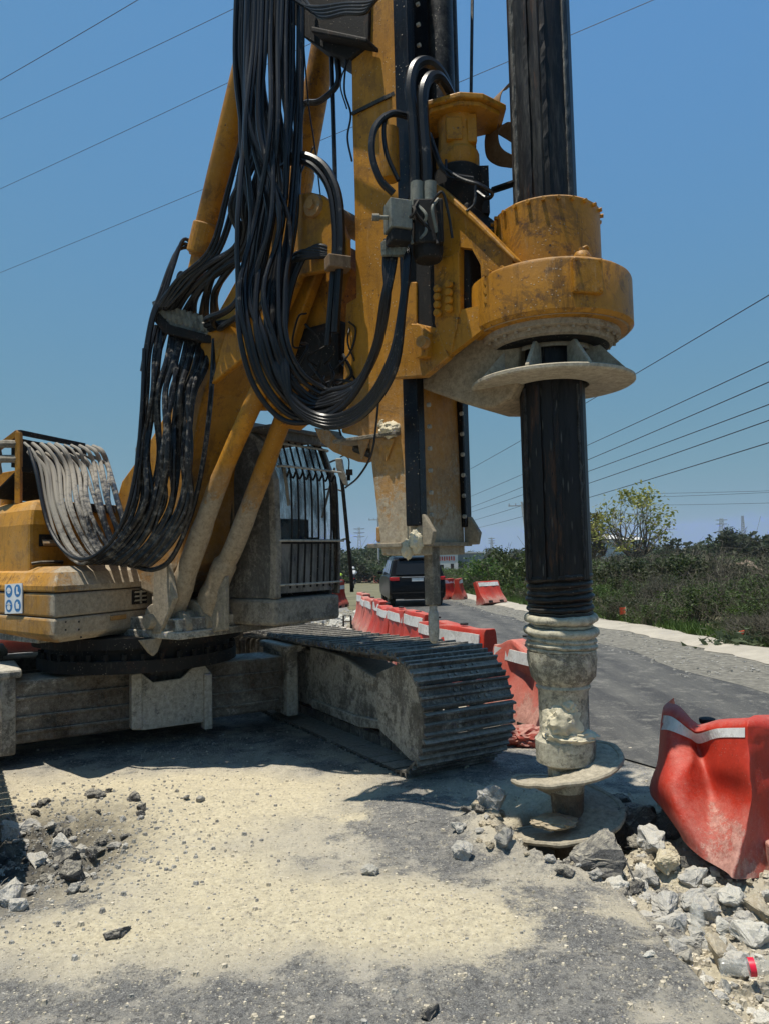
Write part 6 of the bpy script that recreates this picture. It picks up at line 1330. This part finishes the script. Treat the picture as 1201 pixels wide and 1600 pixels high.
for i in range(46):                                       # left verge, seen past the cab
    y = rb.uniform(60, 105); x = xl(y) - 1.5 - abs(rb.gauss(0, 3)); k = rb.choice(['green', 'olive', 'green']); bush(k, x, y, 1.5, 1.3, 'low green bush on the left verge seen past the cab', 'low bushes on the left verge')
for i in range(26):
    y = rb.uniform(66, 120); x = xr(y) + 2.2 + abs(rb.gauss(0, 2)); bush('green', x, y, 2.0, 1.8, 'bright green bush on the right verge behind the black SUV', 'bright bushes behind the car')
bush('green', *G(752, 930).xy + Vector((.8, 3)), 1.9, 2.0, 'rounded bright green bush right of the mast foot', None); bush('green', *G(810, 935).xy + Vector((.8, 2)), 1.9, 2.3, 'tall bright green bush just left of the black drill bar', None)
# leafy shrub with broad leaves at the right kerb
q = G(1150, 1012); r = empty('roadside_shrub', (q.x + .1, q.y, gz(q.y)), 'low broad leaved shrub spilling over the right road shoulder', 'shrub'); mm = MB(); lq = random.Random(9)
leaves_mesh(mm, [Vector((lq.gauss(0, .28), lq.gauss(0, .15), abs(lq.gauss(.05, .10)))) for _ in range(260)], .075, lq, 2.6); part('foliage', mm, leafmat('shrub_leaves', (.05, .07, .035), (.09, .11, .05)), r, local=True)
mm = MB()
for _ in range(26): a = Vector((lq.gauss(.2, .4), lq.gauss(.1, .15), .0)); mm.tube([a, a + Vector((lq.gauss(.1, .3), lq.gauss(0, .1), lq.uniform(.05, .3)))], .008, 4)
part('stem', mm, MTW, r, local=True)
for i in range(7): q = G(1165 + 12 * i, 1005 + 2 * i); bush('dry', q.x + .3, q.y + .2, .55, .42, 'tangle of dry brushwood at the right end of the road shoulder', 'brushwood at the right shoulder', 'brushwood', 'brushwood')
# ribbon of grass at the foot of the bushes
mm = MB(); gq = random.Random(8); gp_ = []
for _ in range(9000):
    y = gq.uniform(12, 50); x = xb(y) + abs(gq.gauss(-.1, .5)); hgt = gq.uniform(.06, .24); b = len(mm.v); p = Vector((x, y, gz(y))); d_ = Vector((gq.gauss(0, .06), gq.gauss(0, .06), hgt)); s_ = Vector((.018, 0, 0)); mm.v += [p - s_, p + s_, p + d_]; mm.f.append((b, b + 1, b + 2))
tag(part('verge_grass', mm, ML1, local=True), 'green grass along the foot of the scrub beyond the road', 'grass', kind='stuff')
# the pale open tree right of the drill bar
def open_tree(px, py, D, H_, label, seed, leafm, nl=1900, lean=.2, spread=1.0, trunk=.36):
    q = random.Random(seed); c = P(px, py, D); base = Vector((c.x, c.y, gz(D))); r = empty('tree', base, label, 'tree'); tm = MB(); ends = []
    def br(p, d, L_, rad, lv):
        n = 4; pts = [p]; dd = d.copy()
        for i in range(n): dd = (dd + Vector((q.gauss(0, .16), q.gauss(0, .16), q.gauss(.02, .10)))).normalized(); pts.append(pts[-1] + dd * L_ / n)
        tm.tube(pts, lambda t: rad * (1 - .5 * t), 5 if lv < 2 else 3, False)
        if lv >= 2: ends.extend(pts[1:])
        if lv < 4:
            for k in range(3 if lv else 4):
                a = q.uniform(0, 6.28); s = q.uniform(.45, .95) * spread; nd = (dd + Vector((math.cos(a) * s, math.sin(a) * s, q.uniform(-.15, .35)))).normalized(); br(pts[q.choice((2, 3, 4, 4))], nd, L_ * q.uniform(.55, .8), rad * .52, lv + 1)
    br(Vector((0, 0, -.1)), Vector((lean, 0, 1)).normalized(), H_ * trunk, H_ * .026, 0)
    part('trunk', tm, MBARK, r, local=True, smooth=True); m = MB(); top = max(e.z for e in ends); bot = min(e.z for e in ends)
    pts = []
    while len(pts) < nl:
        e = q.choice(ends)
        if q.random() < .25 + .9 * (e.z - bot) / (top - bot): pts.append(e + Vector((q.gauss(0, .14), q.gauss(0, .14), q.gauss(0, .12))))
    leaves_mesh(m, pts, H_ * .024, q, 1.7); part('crown', m, leafm, r, local=True)
def airy_tree(px, D, z0, z1, wid, label, seed, leafm):
    q = random.Random(seed); c = P(px, 865, D); base = Vector((c.x, c.y, gz(D))); r = empty('tree', base, label, 'tree'); tm = MB(); m = MB(); pts = []
    b0 = -gz(D); zc = b0 + (z0 + z1) / 2; hz_ = (z1 - z0) / 2; fork = [Vector((.1, 0, b0 + z0 * .6 + .3)), Vector((.9, .1, b0 + z0 + .4)), Vector((-.7, 0, b0 + z0 + .7))]
    tm.tube([Vector((0, 0, -.2)), Vector((.15, 0, b0 * .5)), fork[0]], lambda t: .22 - .07 * t, 6, False)
    for f_ in fork[1:]: tm.tube(cr([fork[0], (fork[0] + f_) / 2 + Vector((q.gauss(0, .15), 0, 0)), f_], 3), lambda t: .14 - .04 * t, 5, False)
    for k in range(74):
        a = q.uniform(0, 6.283); u = q.uniform(-.75, 1); rr_ = math.sqrt(max(0, 1 - u * u)) * q.uniform(.45, 1); e = Vector((math.cos(a) * rr_ * wid, math.sin(a) * rr_ * wid * .8, zc + u * hz_)) + Vector((.18 * wid * u, 0, 0))
        s_ = q.choice(fork); mid = s_ + (e - s_) * .5 + Vector((q.gauss(0, .3), q.gauss(0, .3), q.gauss(.1, .2))); tm.tube(cr([s_, mid, e], 4), lambda t: .05 - .04 * t, 3, False)
        for _ in range(4): w0 = mid + (e - mid) * q.random(); tm.tube([w0, w0 + Vector((q.gauss(0, .35), q.gauss(0, .35), q.gauss(.1, .3)))], .012, 3, False)
        n = int(q.choice((1, 8, 22, 36)) * (1.0 + .8 * u if u > -.5 else .5)); sp_ = q.uniform(.22, .42)
        pts += [e + Vector((q.gauss(0, sp_), q.gauss(0, sp_), q.gauss(0, sp_ * .8))) for _ in range(max(0, n))]
    part('trunk', tm, MBARK, r, local=True, smooth=True); leaves_mesh(m, pts, .17, q, 1.7); part('crown', m, leafm, r, local=True)
airy_tree(988, 50, .9, 5.5, 2.9, 'airy yellow green tree standing alone right of the drill bar', 12, ML4)
airy_tree(925, 54, .9, 4.2, 1.3, 'thin sparse tree half hidden behind the drill bar', 33, ML4)
open_tree(1162, 865, 100, 7.0, 'round topped dark tree under the narrow pylon', 44, ML3, 1500, 0, .8)
# soil mound in the scrub
q = G(1145, 950); m = lump(Vector((q.x + 2.2, q.y + 4, gz(q.y) + .45)), (.75, .6, .75), 51); tag(part('spoil_mound', m, simple('brown_spoil', (.26, .20, .15), .95, var=.35, scale=3, bumpd=.05), smooth=True), 'brown heap of spoil half hidden in the right scrub', 'mound')

# ================================================================== AIR
hm = bpy.data.materials.new('haze_air'); hm.use_nodes = True; t = hm.node_tree; t.nodes.remove(t.nodes['Principled BSDF'])
pv = t.nodes.new('ShaderNodeVolumePrincipled'); pv.inputs['Color'].default_value = (.80, .88, 1, 1); pv.inputs['Density'].default_value = .00025; pv.inputs['Anisotropy'].default_value = .2
t.links.new(pv.outputs[0], t.nodes['Material Output'].inputs['Volume'])
m = MB(); m.ab(-960, 960, -70, 2260, -7, 75); hz = part('haze', m, hm, local=True); hz['kind'] = 'stuff'; hz['label'] = 'thin pale haze over the far scrub and pylons'; hz['category'] = 'haze'
